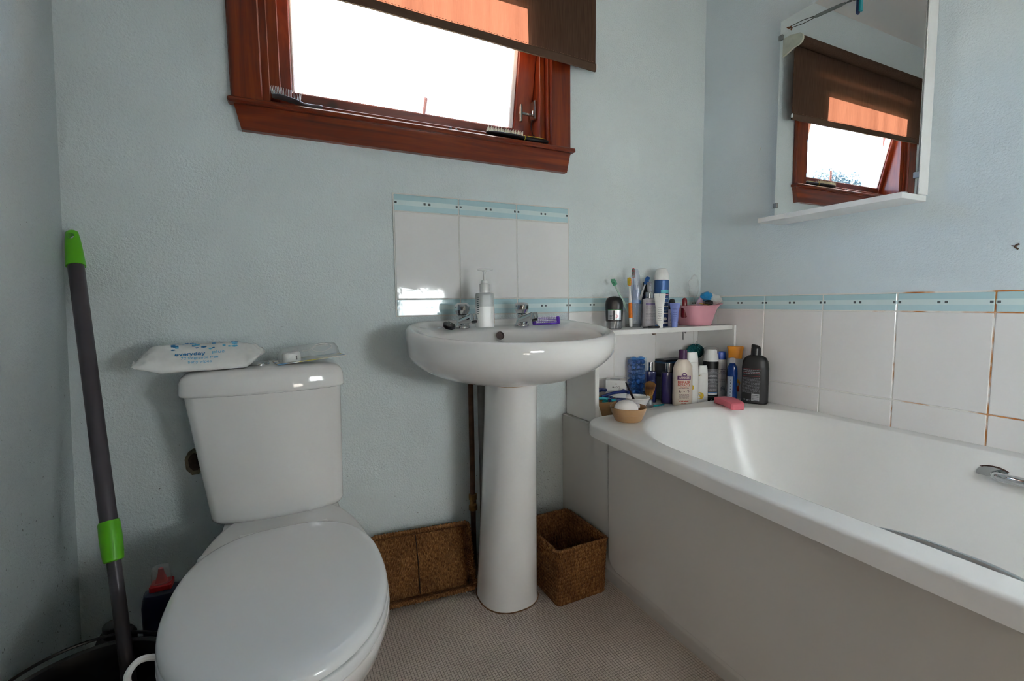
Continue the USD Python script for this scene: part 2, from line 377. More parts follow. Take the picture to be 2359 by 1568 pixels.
# wall tiles: 200 x 250 mm white tiles under a 50 mm border, a splashback over the basin
TP, TZ, HB, HW, TT = 0.2, 0.8874, 0.0508, 0.2486, 0.006
UZ = TZ + HB + HW + 0.0087
BANDL, BANDU = band_mat('border_low', TZ - HB, TZ), band_mat('border_high', UZ - HB, UZ)
GROUT, GROUTR = M('grout_back', '#dad8d3', .8, vary=.06, vscale=20), stain_white('grout_right')
MOTIF = M('motif_grey', '#6d7478', 0.25, 0.6, vary=0.15, vscale=200)
HALO = M('motif_halo', '#d9eced', 0.1, vary=0.02, vscale=100)
G = 0.0016
def tile_on(wall, axis, a0, a1, z0, z1, m):
    a0, a1 = a0 + G, a1 - G
    mk = box(a0, a1, -TT, 0, z0 + G, z1 - G, 0.0012) if axis == 'x' else box(-TT, 0, a0, a1, z0 + G, z1 - G, 0.0012)
    return part(wall, 'tile', mk, m, 30)
def border_on(wall, axis, c, a0, a1, z0, z1, m):
    t = tile_on(wall, axis, max(a0, c - TP / 2), min(a1, c + TP / 2), z0, z1, m)
    zm = (z0 + z1) / 2
    dots, halos = [], []
    for d in (-0.0935, -0.0075, 0.0075, 0.0935):
        p = c + d
        if a0 + 0.006 < p < a1 - 0.006:
            for w, e, L in ((0.0032, 0.0006, dots), (0.0055, 0.0003, halos)):
                L.append(box(p - w, p + w, -TT - e, -TT + 0.0005, zm - w, zm + w) if axis == 'x' else box(-TT - e, -TT + 0.0005, p - w, p + w, zm - w, zm + w))
    if dots:
        part(t, 'motif', cat_(*dots), MOTIF, False); part(t, 'motif_surround', cat_(*halos), HALO, False)
XS = -1.2413
part(wall_back, 'grout', cat_(box(XS - 0.002, XS + 3 * TP + .002, -0.0045, 0, TZ - HB - .002, UZ + .002), box(XS + 3 * TP, 0, -0.0045, 0, 0.49, TZ + .002)), GROUT, False)
for i in range(3):
    a = XS + TP * i
    border_on(wall_back, 'x', a + TP / 2, a, a + TP, UZ - HB, UZ, BANDU)
    tile_on(wall_back, 'x', a, a + TP, TZ, UZ - HB, TILEM)
    border_on(wall_back, 'x', a + TP / 2, a, a + TP, TZ - HB, TZ, BANDL)
for i in range(3, 7):
    a = XS + TP * i; b = min(a + TP, -TT)
    border_on(wall_back, 'x', a + TP / 2, a, b, TZ - HB, TZ, BANDL)
    tile_on(wall_back, 'x', a, b, TZ - HB - HW, TZ - HB, TILEM)
    tile_on(wall_back, 'x', a, b, 0.44, TZ - HB - HW, TILEM)
YS = -0.0936
part(wall_right, 'grout', box(-0.0045, 0, YF, 0, 0.46, TZ + .002), GROUTR, False)
for i in range(-1, 10):
    b = YS - TP * i; a = max(b - TP, YF); b2 = min(b, -TT)
    if a > b2 - .01: continue
    border_on(wall_right, 'y', b - TP / 2, a, b2, TZ - HB, TZ, BANDL)
    tile_on(wall_right, 'y', a, b2, TZ - HB - HW, TZ - HB, TILEM)
    tile_on(wall_right, 'y', a, b2, 0.47, TZ - HB - HW, TILEM)
# marks on the walls
part(wall_right, 'scuff_mark', cat_(tube(spline([(-.0008, -.925, .995), (-.001, -.918, .990), (-.0008, -.924, .983)], 8), .0018, 6), tube([(-.0008, -.922, .990), (-.001, -.912, .992)], .0012, 6)), M('dirt_mark', '#5b4636', 0.9, vary=.2, vscale=300))
part(wall_right, 'chip', tube([(-.0005, -.250, 1.399), (-.0008, -.254, 1.404), (-.0005, -.257, 1.411)], .0012, 6), WHITEP)

# the pipe hole beside the cistern, plaster broken off round it
hp = [(0.021 * math.cos(t) * (1 + .05 * math.sin(7 * t + 1)), 0.034 * math.sin(t) * (1 + .05 * math.sin(9 * t))) for t in np.linspace(0, 2 * np.pi, 26, endpoint=False)]
hole = ext(Polygon(hp) - Polygon(np.array(hp) * .68), 0.004); hole = T(hole); hole.vertices = np.stack([hole.vertices[:, 0] - 1.766, -hole.vertices[:, 2], hole.vertices[:, 1] + .477], 1)
part(wall_back, 'broken_plaster', hole, M('broken_plaster', '#6f6350', 0.95, bump=.8, bscale=300, vary=.35, vscale=120))
inn = ext(Polygon(np.array(hp) * .7), 0.0015); inn.vertices = np.stack([inn.vertices[:, 0] - 1.766, -inn.vertices[:, 2], inn.vertices[:, 1] + .477], 1)
part(wall_back, 'pipe_hole', inn, M('rusty_hole', '#3a2b20', 0.95, vary=.4, vscale=150))

# ------------------------------------------------------------------ window
win = thing('window_1', kind='structure', loc=(-1.138, 0, 1.38))
CO = (-1.637, -0.639)
part(win, 'casing', box(CO[0], -1.566, -0.019, 0.0, 1.392, 1.93, .003), WOODV)
part(win, 'casing', box(-0.714, CO[1], -0.019, 0.0, 1.392, 1.93, .003), WOODV)
part(win, 'casing', box(CO[0], CO[1], -0.019, 0.0, 1.90, 1.965, .003), WOODH)
ap = ext([(-1.631, 1.379), (-0.641, 1.379), (-0.655, 1.312), (-1.617, 1.317)], 0.019); ap.vertices = np.stack([ap.vertices[:, 0], -ap.vertices[:, 2], ap.vertices[:, 1]], 1); ap.invert()
part(win, 'apron', T(ap), WOODH, 25)
part(win, 'sill', cat_(box(-1.644, -0.628, -0.034, 0.0, 1.378, 1.392, .004), box(-1.566, -0.714, -0.012, 0.055, 1.378, 1.4, .002)), WOODH, 30)
part(win, 'jamb', cat_(box(-1.600, -1.523, 0.0, 0.09, 1.39, 1.92, .002), box(-1.600, -1.548, -0.006, 0.0, 1.40, 1.92, .002)), WOODV, 30)
part(win, 'jamb', cat_(box(-0.722, -0.690, -0.006, 0.09, 1.39, 1.92, .002), box(-0.742, -0.722, 0.012, 0.09, 1.40, 1.92, .002)), WOODV, 30)
part(win, 'head', box(-1.60, -0.69, 0.0, 0.09, 1.885, 1.92, .002), WOODH)
part(win, 'threshold', cat_(box(-1.55, -0.715, 0.0, 0.09, 1.385, 1.412, .002), box(-1.55, -0.715, 0.055, 0.10, 1.395, 1.424, .003)), WOODH, 30)
# the top-hung sash, opened outwards
ANG = math.radians(12.5); PIV = np.array([0, 0.012, 1.865])
def sash(m):
    m = T(m); v = m.vertices.copy(); c, s = math.cos(ANG), math.sin(ANG)
    z, y = v[:, 2], v[:, 1]; m.vertices = np.stack([v[:, 0], PIV[1] + c * y - s * z, PIV[2] + s * y + c * z], 1); return m
SL = 0.450
WOODS = wood_mat('wood_sash', (30.0, 30.0, 2.5), '#4a1607', '#7c2b0d', '#98421b')
part(win, 'sash_stile', sash(box(-1.536, -1.494, -.02, .02, -SL, 0, .003)), WOODS)
part(win, 'sash_stile', sash(box(-0.807, -0.7424, -.02, .02, -SL, 0, .003)), WOODS)
part(win, 'sash_rail', sash(box(-1.494, -0.807, -.02, .02, -SL, -SL + .048, .003)), WOODH)
part(win, 'sash_rail', sash(box(-1.494, -0.807, -.02, .02, -.052, 0, .003)), WOODH)
part(win, 'glazing_bead', sash(cat_(box(-.824, -.807, -.012, .012, -SL + .048, -.052, .003), box(-1.494, -1.486, -.012, .012, -SL + .048, -.052, .003))), WHITEP)
part(win, 'pane', sash(box(-1.488, -0.813, -.002, .002, -SL + .044, -.048)), clear_mat('window_glass', gloss=0.0))
part(win, 'stay', cat_(tube([(-1.116, .115, 1.440), (-1.112, .112, 1.478), (-1.104, .108, 1.528)], [.0045, .0055, .006], 10), icos(.007, (-1.13, .112, 1.452))), M('stay_metal', '#5c3a34', .45, .4, vary=.15, vscale=80))
part(win, 'catch', cat_(box(-.792, -.745, .066, .075, 1.513, 1.523, .002), tube([(-.785, .068, 1.490), (-.785, .066, 1.545)], .006, 10), box(-.752, -.742, .03, .07, 1.49, 1.555, .003), icos(.012, (-.747, .05, 1.518), (.6, 1, 1.2))), CHROME)
part(win, 'cord', tube(spline([(-.748, .05, 1.505), (-.752, .052, 1.46), (-.744, .05, 1.44), (-.738, .05, 1.48), (-.735, .05, 1.42)], 30), .0013, 6), BLACK)
part(win, 'reveal', cat_(box(WX0, WX0 + .012, .09, .22, WZ0, WZ1), box(WX1 - .012, WX1, .09, .22, WZ0, WZ1), box(WX0, WX1, .09, .235, WZ0, WZ0 + .03)), M('reveal_render', '#d8d2c8', .8, bump=.3, bscale=120, vary=.05, vscale=20), False)

# roller blind in front of the window
bl = thing('roller_blind', 'brown fabric roller blind half drawn down over the window, sunlit orange low on its cloth', 'blind', (-1.135, -.05, 1.65))
BX0, BX1, BZ = -1.715, -0.557, lambda x: 1.6485 - .0284 * (x + .557)
FABRIC = {}
def fabric(name, tr):
    n = {'g': ('geometry', {}), 'm': ('mapping', {'scale': (420, 420, 14)}), 'w': ('noise_texture', {'scale': 1.0, 'detail': 2.0}), 'r': ('rgb_ramp', {'ramp': [(.3, S('#60483a')), (.7, S('#7c6252'))]}),
         'm2': ('mapping', {'scale': (26, 26, 1.5)}), 'w2': ('noise_texture', {'scale': 1.0, 'detail': 3.0}), 'r2': ('rgb_ramp', {'ramp': [(.3, (.034 * tr, .0122 * tr, .0067 * tr)), (.7, (.046 * tr, .0172 * tr, .0095 * tr))]}),
         'd': ('principled_bsdf', {'roughness': .9, 'specular_ior_level': .2}), 't': ('translucent_bsdf', {}), 'a': ('mix_closure', {'fac': .5})}
    return mat(name, n, [('g.position', 'm.vector'), ('m.vector', 'w.vector'), ('w.fac', 'r.fac'), ('r.color', 'd.base_color'), ('g.position', 'm2.vector'), ('m2.vector', 'w2.vector'), ('w2.fac', 'r2.fac'),
                         ('r2.color', 't.color'), ('d.BSDF', 'a.closure1'), ('t.BSDF', 'a.closure2')], 'a.closure')
CLOTH = fabric('blind_cloth', 1.0)
xs = np.linspace(BX0, BX1, 60); ts = np.linspace(0, 1, 22)
P = np.array([[(x, -.045 + .0010 * math.sin(x * 21) * t, 1.962 * (1 - t) + (BZ(x) + .024) * t) for x in xs] for t in ts])
part(bl, 'cloth', grid(P[::-1]), CLOTH, True)
hm = [[(x, -.045 + dy + .0010 * math.sin(x * 21), BZ(x) + dz) for x in xs] for dy, dz in ((0, .026), (-.0035, .022), (-.0045, .008), (-.003, .0), (.003, 0), (.0045, .008), (.0035, .022))]
part(bl, 'hem_bar', loft(np.array(hm).transpose(1, 0, 2)), M('hem_cloth', '#5a4334', .9, vary=.1, vscale=60))
part(bl, 'stitching', cat_(*[tube([(x, -.0462, BZ(x) + .0285), (x + .004, -.0462, BZ(x) + .0284)], .0007, 5) for x in np.arange(BX0 + .01, BX1 - .01, .009)]), M('thread', '#7a5a44', .8, vary=.1, vscale=100), kind='stuff')
part(bl, 'roller', xf(lathe([(.0205, 0), (.0205, 1.158)], n=32), (BX0, -.064, 1.968), ry=math.pi / 2), CLOTH)
for x in (BX0 - .012, BX1 + .002):
    br = ext(Polygon([(-.0, 1.925), (-.0, 2.0), (-.035, 2.0), (-.062, 1.992)] + [(-.064 + .024 * math.cos(a), 1.968 + .024 * math.sin(a)) for a in np.linspace(1.4, 4.6, 14)] + [(-.05, 1.943)]), .010)
    br.vertices = np.stack([br.vertices[:, 2] + x, br.vertices[:, 0], br.vertices[:, 1]], 1)
    part(bl, 'bracket', br, M('bracket_cream', '#d9d6c4', .45, vary=.08, vscale=40), 25)
part(bl, 'end_cap', icos(.008, (BX1 + .002, -.046, BZ(BX1) + .016), (.35, .7, 1.2)), WHITEP)

# ------------------------------------------------------------------ bath
bath = thing('bathtub', 'white acrylic bathtub with moulded front panel along the right wall', 'bathtub', (-.37, -1.07, 0))
N = 160
def stadium(x0, x1, y0, y1, r, z, n=N):
    """A rounded rectangle (r: corner radius), all rings sampled alike by angle."""
    cx, cy = (x0 + x1) / 2, (y0 + y1) / 2
    P = Polygon([(x0, y0), (x1, y0), (x1, y1), (x0, y1)]).buffer(-r * .999).buffer(r * .999, quad_segs=24) if r > 0 else Polygon([(x0, y0), (x1, y0), (x1, y1), (x0, y1)])
    c = np.array(P.exterior.coords)[:-1]; a = np.arctan2((c[:, 1] - cy) / (y1 - y0), (c[:, 0] - cx) / (x1 - x0)); o = np.argsort(a); c, a = c[o], a[o]
    a = np.r_[a[-1] - 2 * np.pi, a, a[0] + 2 * np.pi]; c = np.vstack([c[-1], c, c[0]])
    t = np.linspace(-np.pi, np.pi, n, endpoint=False)
    return np.stack([np.interp(t, a, c[:, 0]), np.interp(t, a, c[:, 1]), np.full(n, z)], 1)
BX, BY0, BY1 = -0.735, -1.945, -0.205
def bow(r):   # the front rim bows out a little
    r = r.copy(); w = np.clip((-r[:, 0] - .35) / .385, 0, 1) ** 2; r[:, 0] -= .022 * w * np.sin(np.clip((-.25 - r[:, 1]) / 1.5, 0, 1) * np.pi); return r
rings = [stadium(BX + .012, -.008, BY0, BY1 - .006, .085, .474), stadium(BX, -.006, BY0, BY1, .09, .474), stadium(BX, -.006, BY0, BY1, .09, .503),
         stadium(BX + .0025, -.006, BY0, BY1 - .0025, .09, .5085), stadium(BX + .008, -.008, BY0, BY1 - .008, .087, .511),
         stadium(BX + .052, -.052, -1.865, -.262, .285, .511), stadium(BX + .060, -.058, -1.86, -.270, .285, .508), stadium(BX + .068, -.064, -1.855, -.279, .28, .499), stadium(BX + .075, -.070, -1.85, -.289, .275, .48),
         stadium(BX + .095, -.085, -1.80, -.32, .25, .38), stadium(BX + .118, -.108, -1.73, -.375, .21, .26), stadium(BX + .135, -.125, -1.68, -.43, .18, .19), stadium(BX + .155, -.145, -1.64, -.48, .16, .162), stadium(BX + .20, -.19, -1.58, -.56, .13, .152)]
part(bath, 'shell', loft([bow(r) for r in rings], False, True), ACRYL, 50)
# the moulded panel: a raised field with a rounded lower corner
PX = -.679
py = np.unique(np.r_[np.linspace(-1.945, -.36, 50), np.linspace(-.36, -.205, 60)]); pz = np.unique(np.r_[np.linspace(0.001, .035, 4), np.linspace(.035, .16, 60), np.linspace(.16, .466, 24)])
Y_, Z_ = np.meshgrid(py, pz); rr = .055
dx, dz = np.minimum(-.297 - Y_, 9), Z_ - .066      # inside distance from the two borders
dc = np.where((dx < rr) & (dz < rr), rr - np.hypot(rr - np.minimum(dx, rr), rr - np.minimum(dz, rr)), np.minimum(dx, dz))
lift = np.clip(dc / .007, 0, 1); lift = lift * lift * (3 - 2 * lift)
out = PX - .012 * lift - .02 * np.sin(np.clip((-.25 - Y_) / 1.5, 0, 1) * np.pi) * np.clip(Z_ / .47, 0, 1) + .016 * np.clip(1 - Z_ / .05, 0, 1)
part(bath, 'front_panel', sheet(np.stack([out, Y_, Z_], -1), -.004), PANELM, 40)
def grip(pts): return tube(spline(pts, 40), .0105, 14)
def plate(x, y, z, sx): return xf(ext(Polygon(sup(.052, .017, 2.4, 36)[:, :2]), .006), (x, y, z), rx=0, rz=0)
# far grip on the wall side, near grip on the room side
for sx, xx, y0, y1, z0 in ((1, -.070, -.934, -1.21, .462), (-1, -.668, -.935, -1.19, .457)):
    k = -.034 * sx if sx > 0 else .062
    gnode = part(bath, 'grip', grip([(xx + .012 * sx, y0 - .004, z0), (xx + k * .6, y0 - .012, z0 + .004), (xx + k, y0 - .05, z0 + .008), (xx + k * 1.1, (y0 + y1) / 2, z0 + .010), (xx + k, y1 + .05, z0 + .008), (xx + k * .6, y1 + .012, z0 + .004), (xx + .012 * sx, y1 + .004, z0)]), CHROME, 50)
    for yy in (y0, y1):
        e = ext(Polygon(sup(.030, .0185, 2.2, 32)[:, :2]), .005); e = T(e)
        e.vertices = np.stack([xx + .0015 * sx - e.vertices[:, 2] * sx, yy + e.vertices[:, 0], z0 + e.vertices[:, 1]], 1)
        part(gnode, 'mount', e, CHROME, 40)
        e2 = T(ext(Polygon(sup(.0325, .021, 2.2, 32)[:, :2]), .0022)); e2.vertices = np.stack([xx + .0015 * sx - e2.vertices[:, 2] * sx, yy + e2.vertices[:, 0], z0 + e2.vertices[:, 1]], 1)
        part(gnode, 'gasket', e2, M('rusty_gasket', '#4a3028', .8, vary=.4, vscale=90), 40)
wb = single('boxing_panel', cat_(box(-.667, -.650, -.205, -.0035, 0, .477, .002), box(-.665, -.003, -.203, -.007, .455, .474, .001)), PANELM, 'narrow grey white boxing panel between the window wall and the bath end', 'panel')

# white shelf unit standing on the boxing
CZ = .779
cabn = thing('shelf_unit', 'open white two tier shelf unit in the corner at the end of the bath', 'shelf', (-.33, -.09, .476))
part(cabn, 'top_shelf', box(-.637, -.018, -.174, -.0075, CZ - .017, CZ, .0015), BOARDM)
part(cabn, 'base_board', box(-.637, -.018, -.176, -.0075, .4775, .490, .0015), BOARDM)
part(cabn, 'side_panel', box(-.653, -.6372, -.182, -.0075, .4775, CZ, .0015), BOARDM)
part(cabn, 'side_panel', box(-.0178, -.0075, -.182, -.0075, .4775, CZ, .0015), BOARDM)
b = part(cabn, 'bracket', cat_(box(-.2055, -.2005, -.1125, -.1065, CZ - .052, CZ - .017, .001), box(-.209, -.190, -.114, -.105, CZ - .0205, CZ - .017, .001)), STEEL)
part(b, 'screw', xf(lathe([(.0045, 0), (.003, .002), (.001, .0025)], n=14), (-.197, -.1145, CZ - .024), rx=math.pi / 2), STEEL)
part(cabn, 'knob', icos(.0075, (-.352, -.118, CZ - .0225), (1, 1, .8)), M('knob_brown', '#7d6a5e', .4, .3, vary=.2, vscale=80))

# ------------------------------------------------------------------ toilet
wc = thing('toilet', 'white close-coupled ceramic toilet with closed lid under the window wall', 'toilet', (-1.57, -.3, 0))
def cist(z, x0, x1, y, rr=.05, back=-.012):
    """Plan of the cistern: flat back, bowed front, rounded corners."""
    cx, hw = (x0 + x1) / 2, (x1 - x0) / 2
    t = np.linspace(-1, 1, 25); front = [(cx + hw * u, y + .028 * abs(u) ** 2.2) for u in t]
    P = Polygon([(x0, back), *front, (x1, back)]).buffer(-rr * .6).buffer(rr * .6, quad_segs=10)
    P = P.union(Polygon([(x0 + .004, back), (x0 + .004, back - .05), (x1 - .004, back - .05), (x1 - .004, back)]))
    c = np.array(P.exterior.coords)[:-1]; m = np.array([cx, (y + back) / 2]); a = np.arctan2((c[:, 1] - m[1]) * 2, c[:, 0] - m[0]); o = np.argsort(a); a, c = a[o], c[o]
    a = np.r_[a[-1] - 2 * np.pi, a, a[0] + 2 * np.pi]; c = np.vstack([c[-1], c, c[0]]); tt = np.linspace(-np.pi, np.pi, 120, endpoint=False)
    return np.stack([np.interp(tt, a, c[:, 0]), np.interp(tt, a, c[:, 1]), np.full(120, z)], 1)
def shrink(r, k): c = r.mean(0); q = r.copy(); q[:, :2] = c[:2] + (r[:, :2] - c[:2]) * k; return q
cb = [shrink(cist(.360, -1.712, -1.430, -.178), .93), shrink(cist(.364, -1.714, -1.428, -.182), .975), cist(.372, -1.717, -1.426, -.186)]
for k in np.linspace(0, 1, 8): cb.append(cist(.38 + .292 * k, -1.718 - .036 * k, -1.424 + .004 * k, -.187 - .010 * k))
part(wc, 'cistern', loft(cb), CERAMIC, 50)
L = lambda z, g: cist(z, -1.762 + g, -1.412 - g, -.207 + g, .06, -.008)
lid = [L(.671, .006), L(.673, .001), L(.678, 0), L(.703, .001), L(.714, .005), L(.7215, .013), L(.7255, .024), L(.7275, .04), shrink(L(.7285, .05), .8), shrink(L(.7285, .05), .3)]
part(wc, 'cistern_lid', loft(lid), CERAMIC, 50)
fb = part(wc, 'flush_button', lathe([(.0235, .7275), (.024, .731), (.022, .7345), (.0195, .7345), (.0188, .733), (.017, .7335), (.008, .7355), (0.001, .736)], (-1.6035, -.100, 0), 36), CHROME, 40, label='round chrome flush button')
def egg(z, hw, yf, yb, nb=2.7, cx=-1.560, n=96, yc=-.55):
    t = np.linspace(0, 2 * np.pi, n, endpoint=False); c, s = np.cos(t), np.sin(t); e = np.where(s > 0, nb, 2.1)
    return np.stack([cx + hw * np.sign(c) * abs(c) ** (2 / e), yc + np.where(s > 0, yb - yc, yc - yf) * np.sign(s) * abs(s) ** (2 / e), np.full(n, z)], 1)
pan = [egg(0, .105, -.62, -.14, 3), egg(.012, .107, -.625, -.135, 3), egg(.08, .092, -.60, -.15, 3), egg(.17, .098, -.62, -.14, 3), egg(.25, .132, -.70, -.12, 3), egg(.31, .160, -.76, -.11, 2.8), egg(.35, .171, -.785, -.10, 2.6), egg(.364, .171, -.787, -.10, 2.6), egg(.3665, .165, -.78, -.11, 2.6)]
part(wc, 'pan', loft(pan), CERAMIC, 50)
nk = [sup(a, b, 4, 48, z, -1.565, y) for z, a, b, y in ((.15, .07, .10, -.14), (.27, .10, .14, -.16), (.33, .125, .155, -.175), (.352, .130, .16, -.175), (.3595, .126, .155, -.175), (.3605, .10, .13, -.175))]
part(wc, 'neck', loft(nk), CERAMIC, 50)
E1 = lambda z, k, cut=.0: egg(z, .170 * k, -.55 - .243 * k, -.55 + .232 * k - cut, 2.6)
part(wc, 'seat', loft([E1(.3675, .97), E1(.369, .995), E1(.376, 1.0), E1(.3835, .997), E1(.386, .985), E1(.3865, .9)]), SEATM, 50)
part(wc, 'seat_lid', loft([E1(.3875, .965), E1(.3885, .985), E1(.392, .992), E1(.399, .985), E1(.4035, .965), E1(.4065, .92), E1(.4085, .82), E1(.4095, .6), E1(.410, .3)]), SEATM, 50)
for x in (-1.625, -1.495):
    part(wc, 'hinge', cat_(xf(lathe([(.0105, -.022), (.012, -.02), (.012, .02), (.0105, .022)], n=20), (x, -.308, .381), ry=math.pi / 2), box(x - .014, x + .014, -.318, -.285, .36, .376, .003)), WHITEP)
part(wc, 'seat_buffer', cat_(icos(.012, (-1.700, -.366, .384), (1, 1, .8))), WHITEP)
# rim block hanger hooked over the pan
hg = tube(spline([(-1.718, -.628, .3815), (-1.738, -.634, .388), (-1.751, -.638, .372), (-1.745, -.636, .350), (-1.733, -.632, .338)], 24), .0045, 8)
single('rim_block_hanger', hg, WHITEP, 'thin white plastic loop hooked over the left side of the toilet seat', 'toilet hanger')

# ------------------------------------------------------------------ basin
basin = thing('washbasin', 'white pedestal washbasin under the tiled splashback', 'basin', (-.958, -.22, 0))
BCX = -.956
half = [(0, 0), (.10, 0), (.185, -.001), (.235, -.022), (.276, -.078), (.294, -.150), (.301, -.225), (.287, -.290), (.245, -.360), (.170, -.425), (.085, -.456), (0, -.464)]
loop = np.array(half + [(-x, y) for x, y in half[-2:0:-1]])
sp = spline(np.c_[loop, np.zeros(len(loop))], 600, True)[:, :2]; sp[:, 1] = np.minimum(sp[:, 1], -.0012)
NB = 144; TH = np.linspace(-np.pi, np.pi, NB, endpoint=False)
def polar(curve, cy):
    d = curve - [0, cy]; a = np.arctan2(d[:, 1], d[:, 0]); o = np.argsort(a); a, d = a[o], d[o]
    a = np.r_[a[-1] - 2 * np.pi, a, a[0] + 2 * np.pi]; r = np.hypot(*d.T); r = np.r_[r[-1], r, r[0]]
    R = np.interp(TH, a, r); return np.stack([R * np.cos(TH), R * np.sin(TH)], 1)
OUT = polar(sp, -.22)
zr = lambda y: .822 - .093 * abs(y)
def bring(k, dz=None, z=None, ky=None):
    p = OUT * [k, ky or k]; y = p[:, 1] - .22; y = np.minimum(y, -.0012)
    return np.stack([BCX + p[:, 0], y, zr(y) + dz if z is None else np.full(NB, z)], 1)
def oval(a, b, cy, z, n=2.15):
    c, s = np.cos(TH), np.sin(TH); r = (abs(c / a) ** n + abs(s / b) ** n) ** (-1 / n)
    return np.stack([BCX + r * c, cy + r * s, np.broadcast_to(z, NB).astype(float)], 1)
inner = oval(.247, .158, -.262, .79); inner[:, 2] = .794 - .03 * np.clip((-inner[:, 1] - .1) / .32, 0, 1)
lip = bring(.90, -.003); led = bring(.865, -.010)
led[:, 2] = np.where(led[:, 1] > -.12, .8045, led[:, 2])
mid = (led + inner) / 2; mid[:, 2] = np.where(mid[:, 1] > -.14, .8005, np.minimum(mid[:, 2], led[:, 2] - .002))
foot = oval(.080, .088, -.216, 0, 2)
def under(w):
    p = foot * (1 - w) + bring(1.0, z=0) * w; p[:, 2] = .652 + .104 * (1 - math.sqrt(max(1 - w ** 2.0, 0))) ** .92; return p
br_ = [oval(.062, .058, -.215, .648, 2), oval(.076, .083, -.215, .6485, 2)] + [under(w) for w in (0, .08, .18, .3, .42, .54, .65, .75, .83, .90, .945, .975)] + [bring(.995, dz=-.036), bring(1.0, dz=-.022), bring(.992, dz=-.009), bring(.972, dz=-.002), bring(.945, dz=0), lip, led, mid, inner]
for k, dz in ((.965, -.010), (.92, -.030), (.85, -.058), (.72, -.088), (.5, -.108), (.25, -.115), (.09, -.118)):
    o_ = inner.copy(); c = np.array([BCX, -.255]); o_[:, :2] = c + (inner[:, :2] - c) * k; o_[:, 2] = inner[:, 2] * k + .785 * (1 - k) + dz; br_.append(o_)
part(basin, 'bowl', loft(br_, True, True), CERAMIC, 55)
PCX = -.975
ped = [sup(a, b, 2.3, 56, z, PCX + dx, y) for z, a, b, dx, y in ((0, .088, .094, 0, -.184), (.006, .0885, .0945, 0, -.184), (.03, .086, .092, 0, -.185), (.30, .0765, .087, .006, -.192), (.55, .0715, .081, .010, -.200), (.636, .0715, .080, .012, -.203), (.647, .074, .082, .012, -.205))]
part(basin, 'pedestal', loft(ped), CERAMIC, 50)
part(basin, 'sealant', loft([sup(.0905, .0965, 2.3, 48, z, PCX, -.184) for z in (.0008, .0035)]), M('floor_sealant', '#7a5a3c', .8, vary=.4, vscale=50))
part(basin, 'sealant', loft([sup(.0755, .0835, 2.3, 48, z, PCX + .012, -.205) for z in (.6455, .6525)]), M('old_sealant', '#a5835c', .7, bump=.5, bscale=300, vary=.45, vscale=60))
ov = T(lathe([(.0125, 0), (.0125, .003), (.0095, .0035), (.009, .0005), (.001, .0004)], n=30))
part(basin, 'overflow', xf(ov, (-.958, -.1200, .7745), rx=math.radians(78)), M('overflow_dark', '#4b3a34', .4, .3, vary=.3, vscale=60))
def tap(x, y, z, rz):
    b = Node(basin.path, basin.o)
    body = cat_(lathe([(.0235, 0), (.0235, .004), (.019, .008), (.0165, .018), (.016, .03), (.0175, .034), (.0165, .037)], n=28),
                loft([sup(a, b_, 2.6, 20, 0) @ np.array([[1, 0, 0], [0, 0, 1], [0, 1, 0]]) + [0, yy, zz] for yy, zz, a, b_ in ((.004, .014, .0165, .013), (-.02, .020, .015, .0125), (-.05, .029, .0125, .0105), (-.07, .034, .0115, .010))]),
                xf(lathe([(.0098, -.013), (.0118, -.011), (.0125, .0), (.0118, .006), (.006, .009)], n=24), (0, -.075, .034), rx=-.35))
    t = part(basin, 'tap', xf(body, (x, y, z), rz), CHROME, 40)
    ho = []
    for zz, a in ((.0375, .012), (.040, .0165), (.052, .0225), (.064, .0225), (.070, .0195), (.0735, .012)):
        k = np.arange(24) * 2 * np.pi / 24; rad = a * (1 - .09 * (np.cos(6 * k) * .5 + .5) * (a > .013)); ho.append(np.stack([rad * np.cos(k), rad * np.sin(k), np.full(24, zz)], 1))
    part(t, 'handle', xf(loft(ho), (x, y, z), rz), CHROME, 22)
    part(t, 'nozzle', xf(xf(lathe([(.0085, -.0165), (.0090, -.013)], n=20), (0, -.075, .034), rx=-.35), (x, y, z), rz), BLACK)
tap(-1.066, -.088, .8005, .1); tap(-.868, -.088, .8005, .05)

# copper pipes behind the pedestal
COPPER = M('old_copper', '#5d3f2c', .5, .6, vary=.35, vscale=40)
pi_ = thing('water_pipe', 'tarnished copper supply pipe with valve running up the wall behind the pedestal', 'pipe', (-1.02, -.03, 0))
part(pi_, 'pipe', tube(np.array([(-1.022, -.03, z) for z in np.linspace(.0, .692, 12)]), .0085, 14), COPPER)
part(pi_, 'valve', cat_(lathe([(.010, .205), (.0135, .207), (.0135, .222), (.011, .224), (.011, .240), (.0135, .242), (.0135, .258), (.010, .26)], (-1.022, -.03, 0), 12), xf(lathe([(.005, 0), (.005, .018)], n=12), (-1.022, -.032, .232), rx=math.pi / 2)), M('brass_old', '#8a6a3e', .4, .8, vary=.3, vscale=60), 20)
single('waste_pipe', tube(spline([(-.985, -.045, .645), (-.985, -.045, .5), (-.983, -.045, .30), (-.985, -.045, .12), (-.985, -.04, .0)], 24), .019, 18), M('waste_grey', '#6f6a66', .5, vary=.12, vscale=20), 'dull grey waste pipe half hidden behind the pedestal', 'pipe')

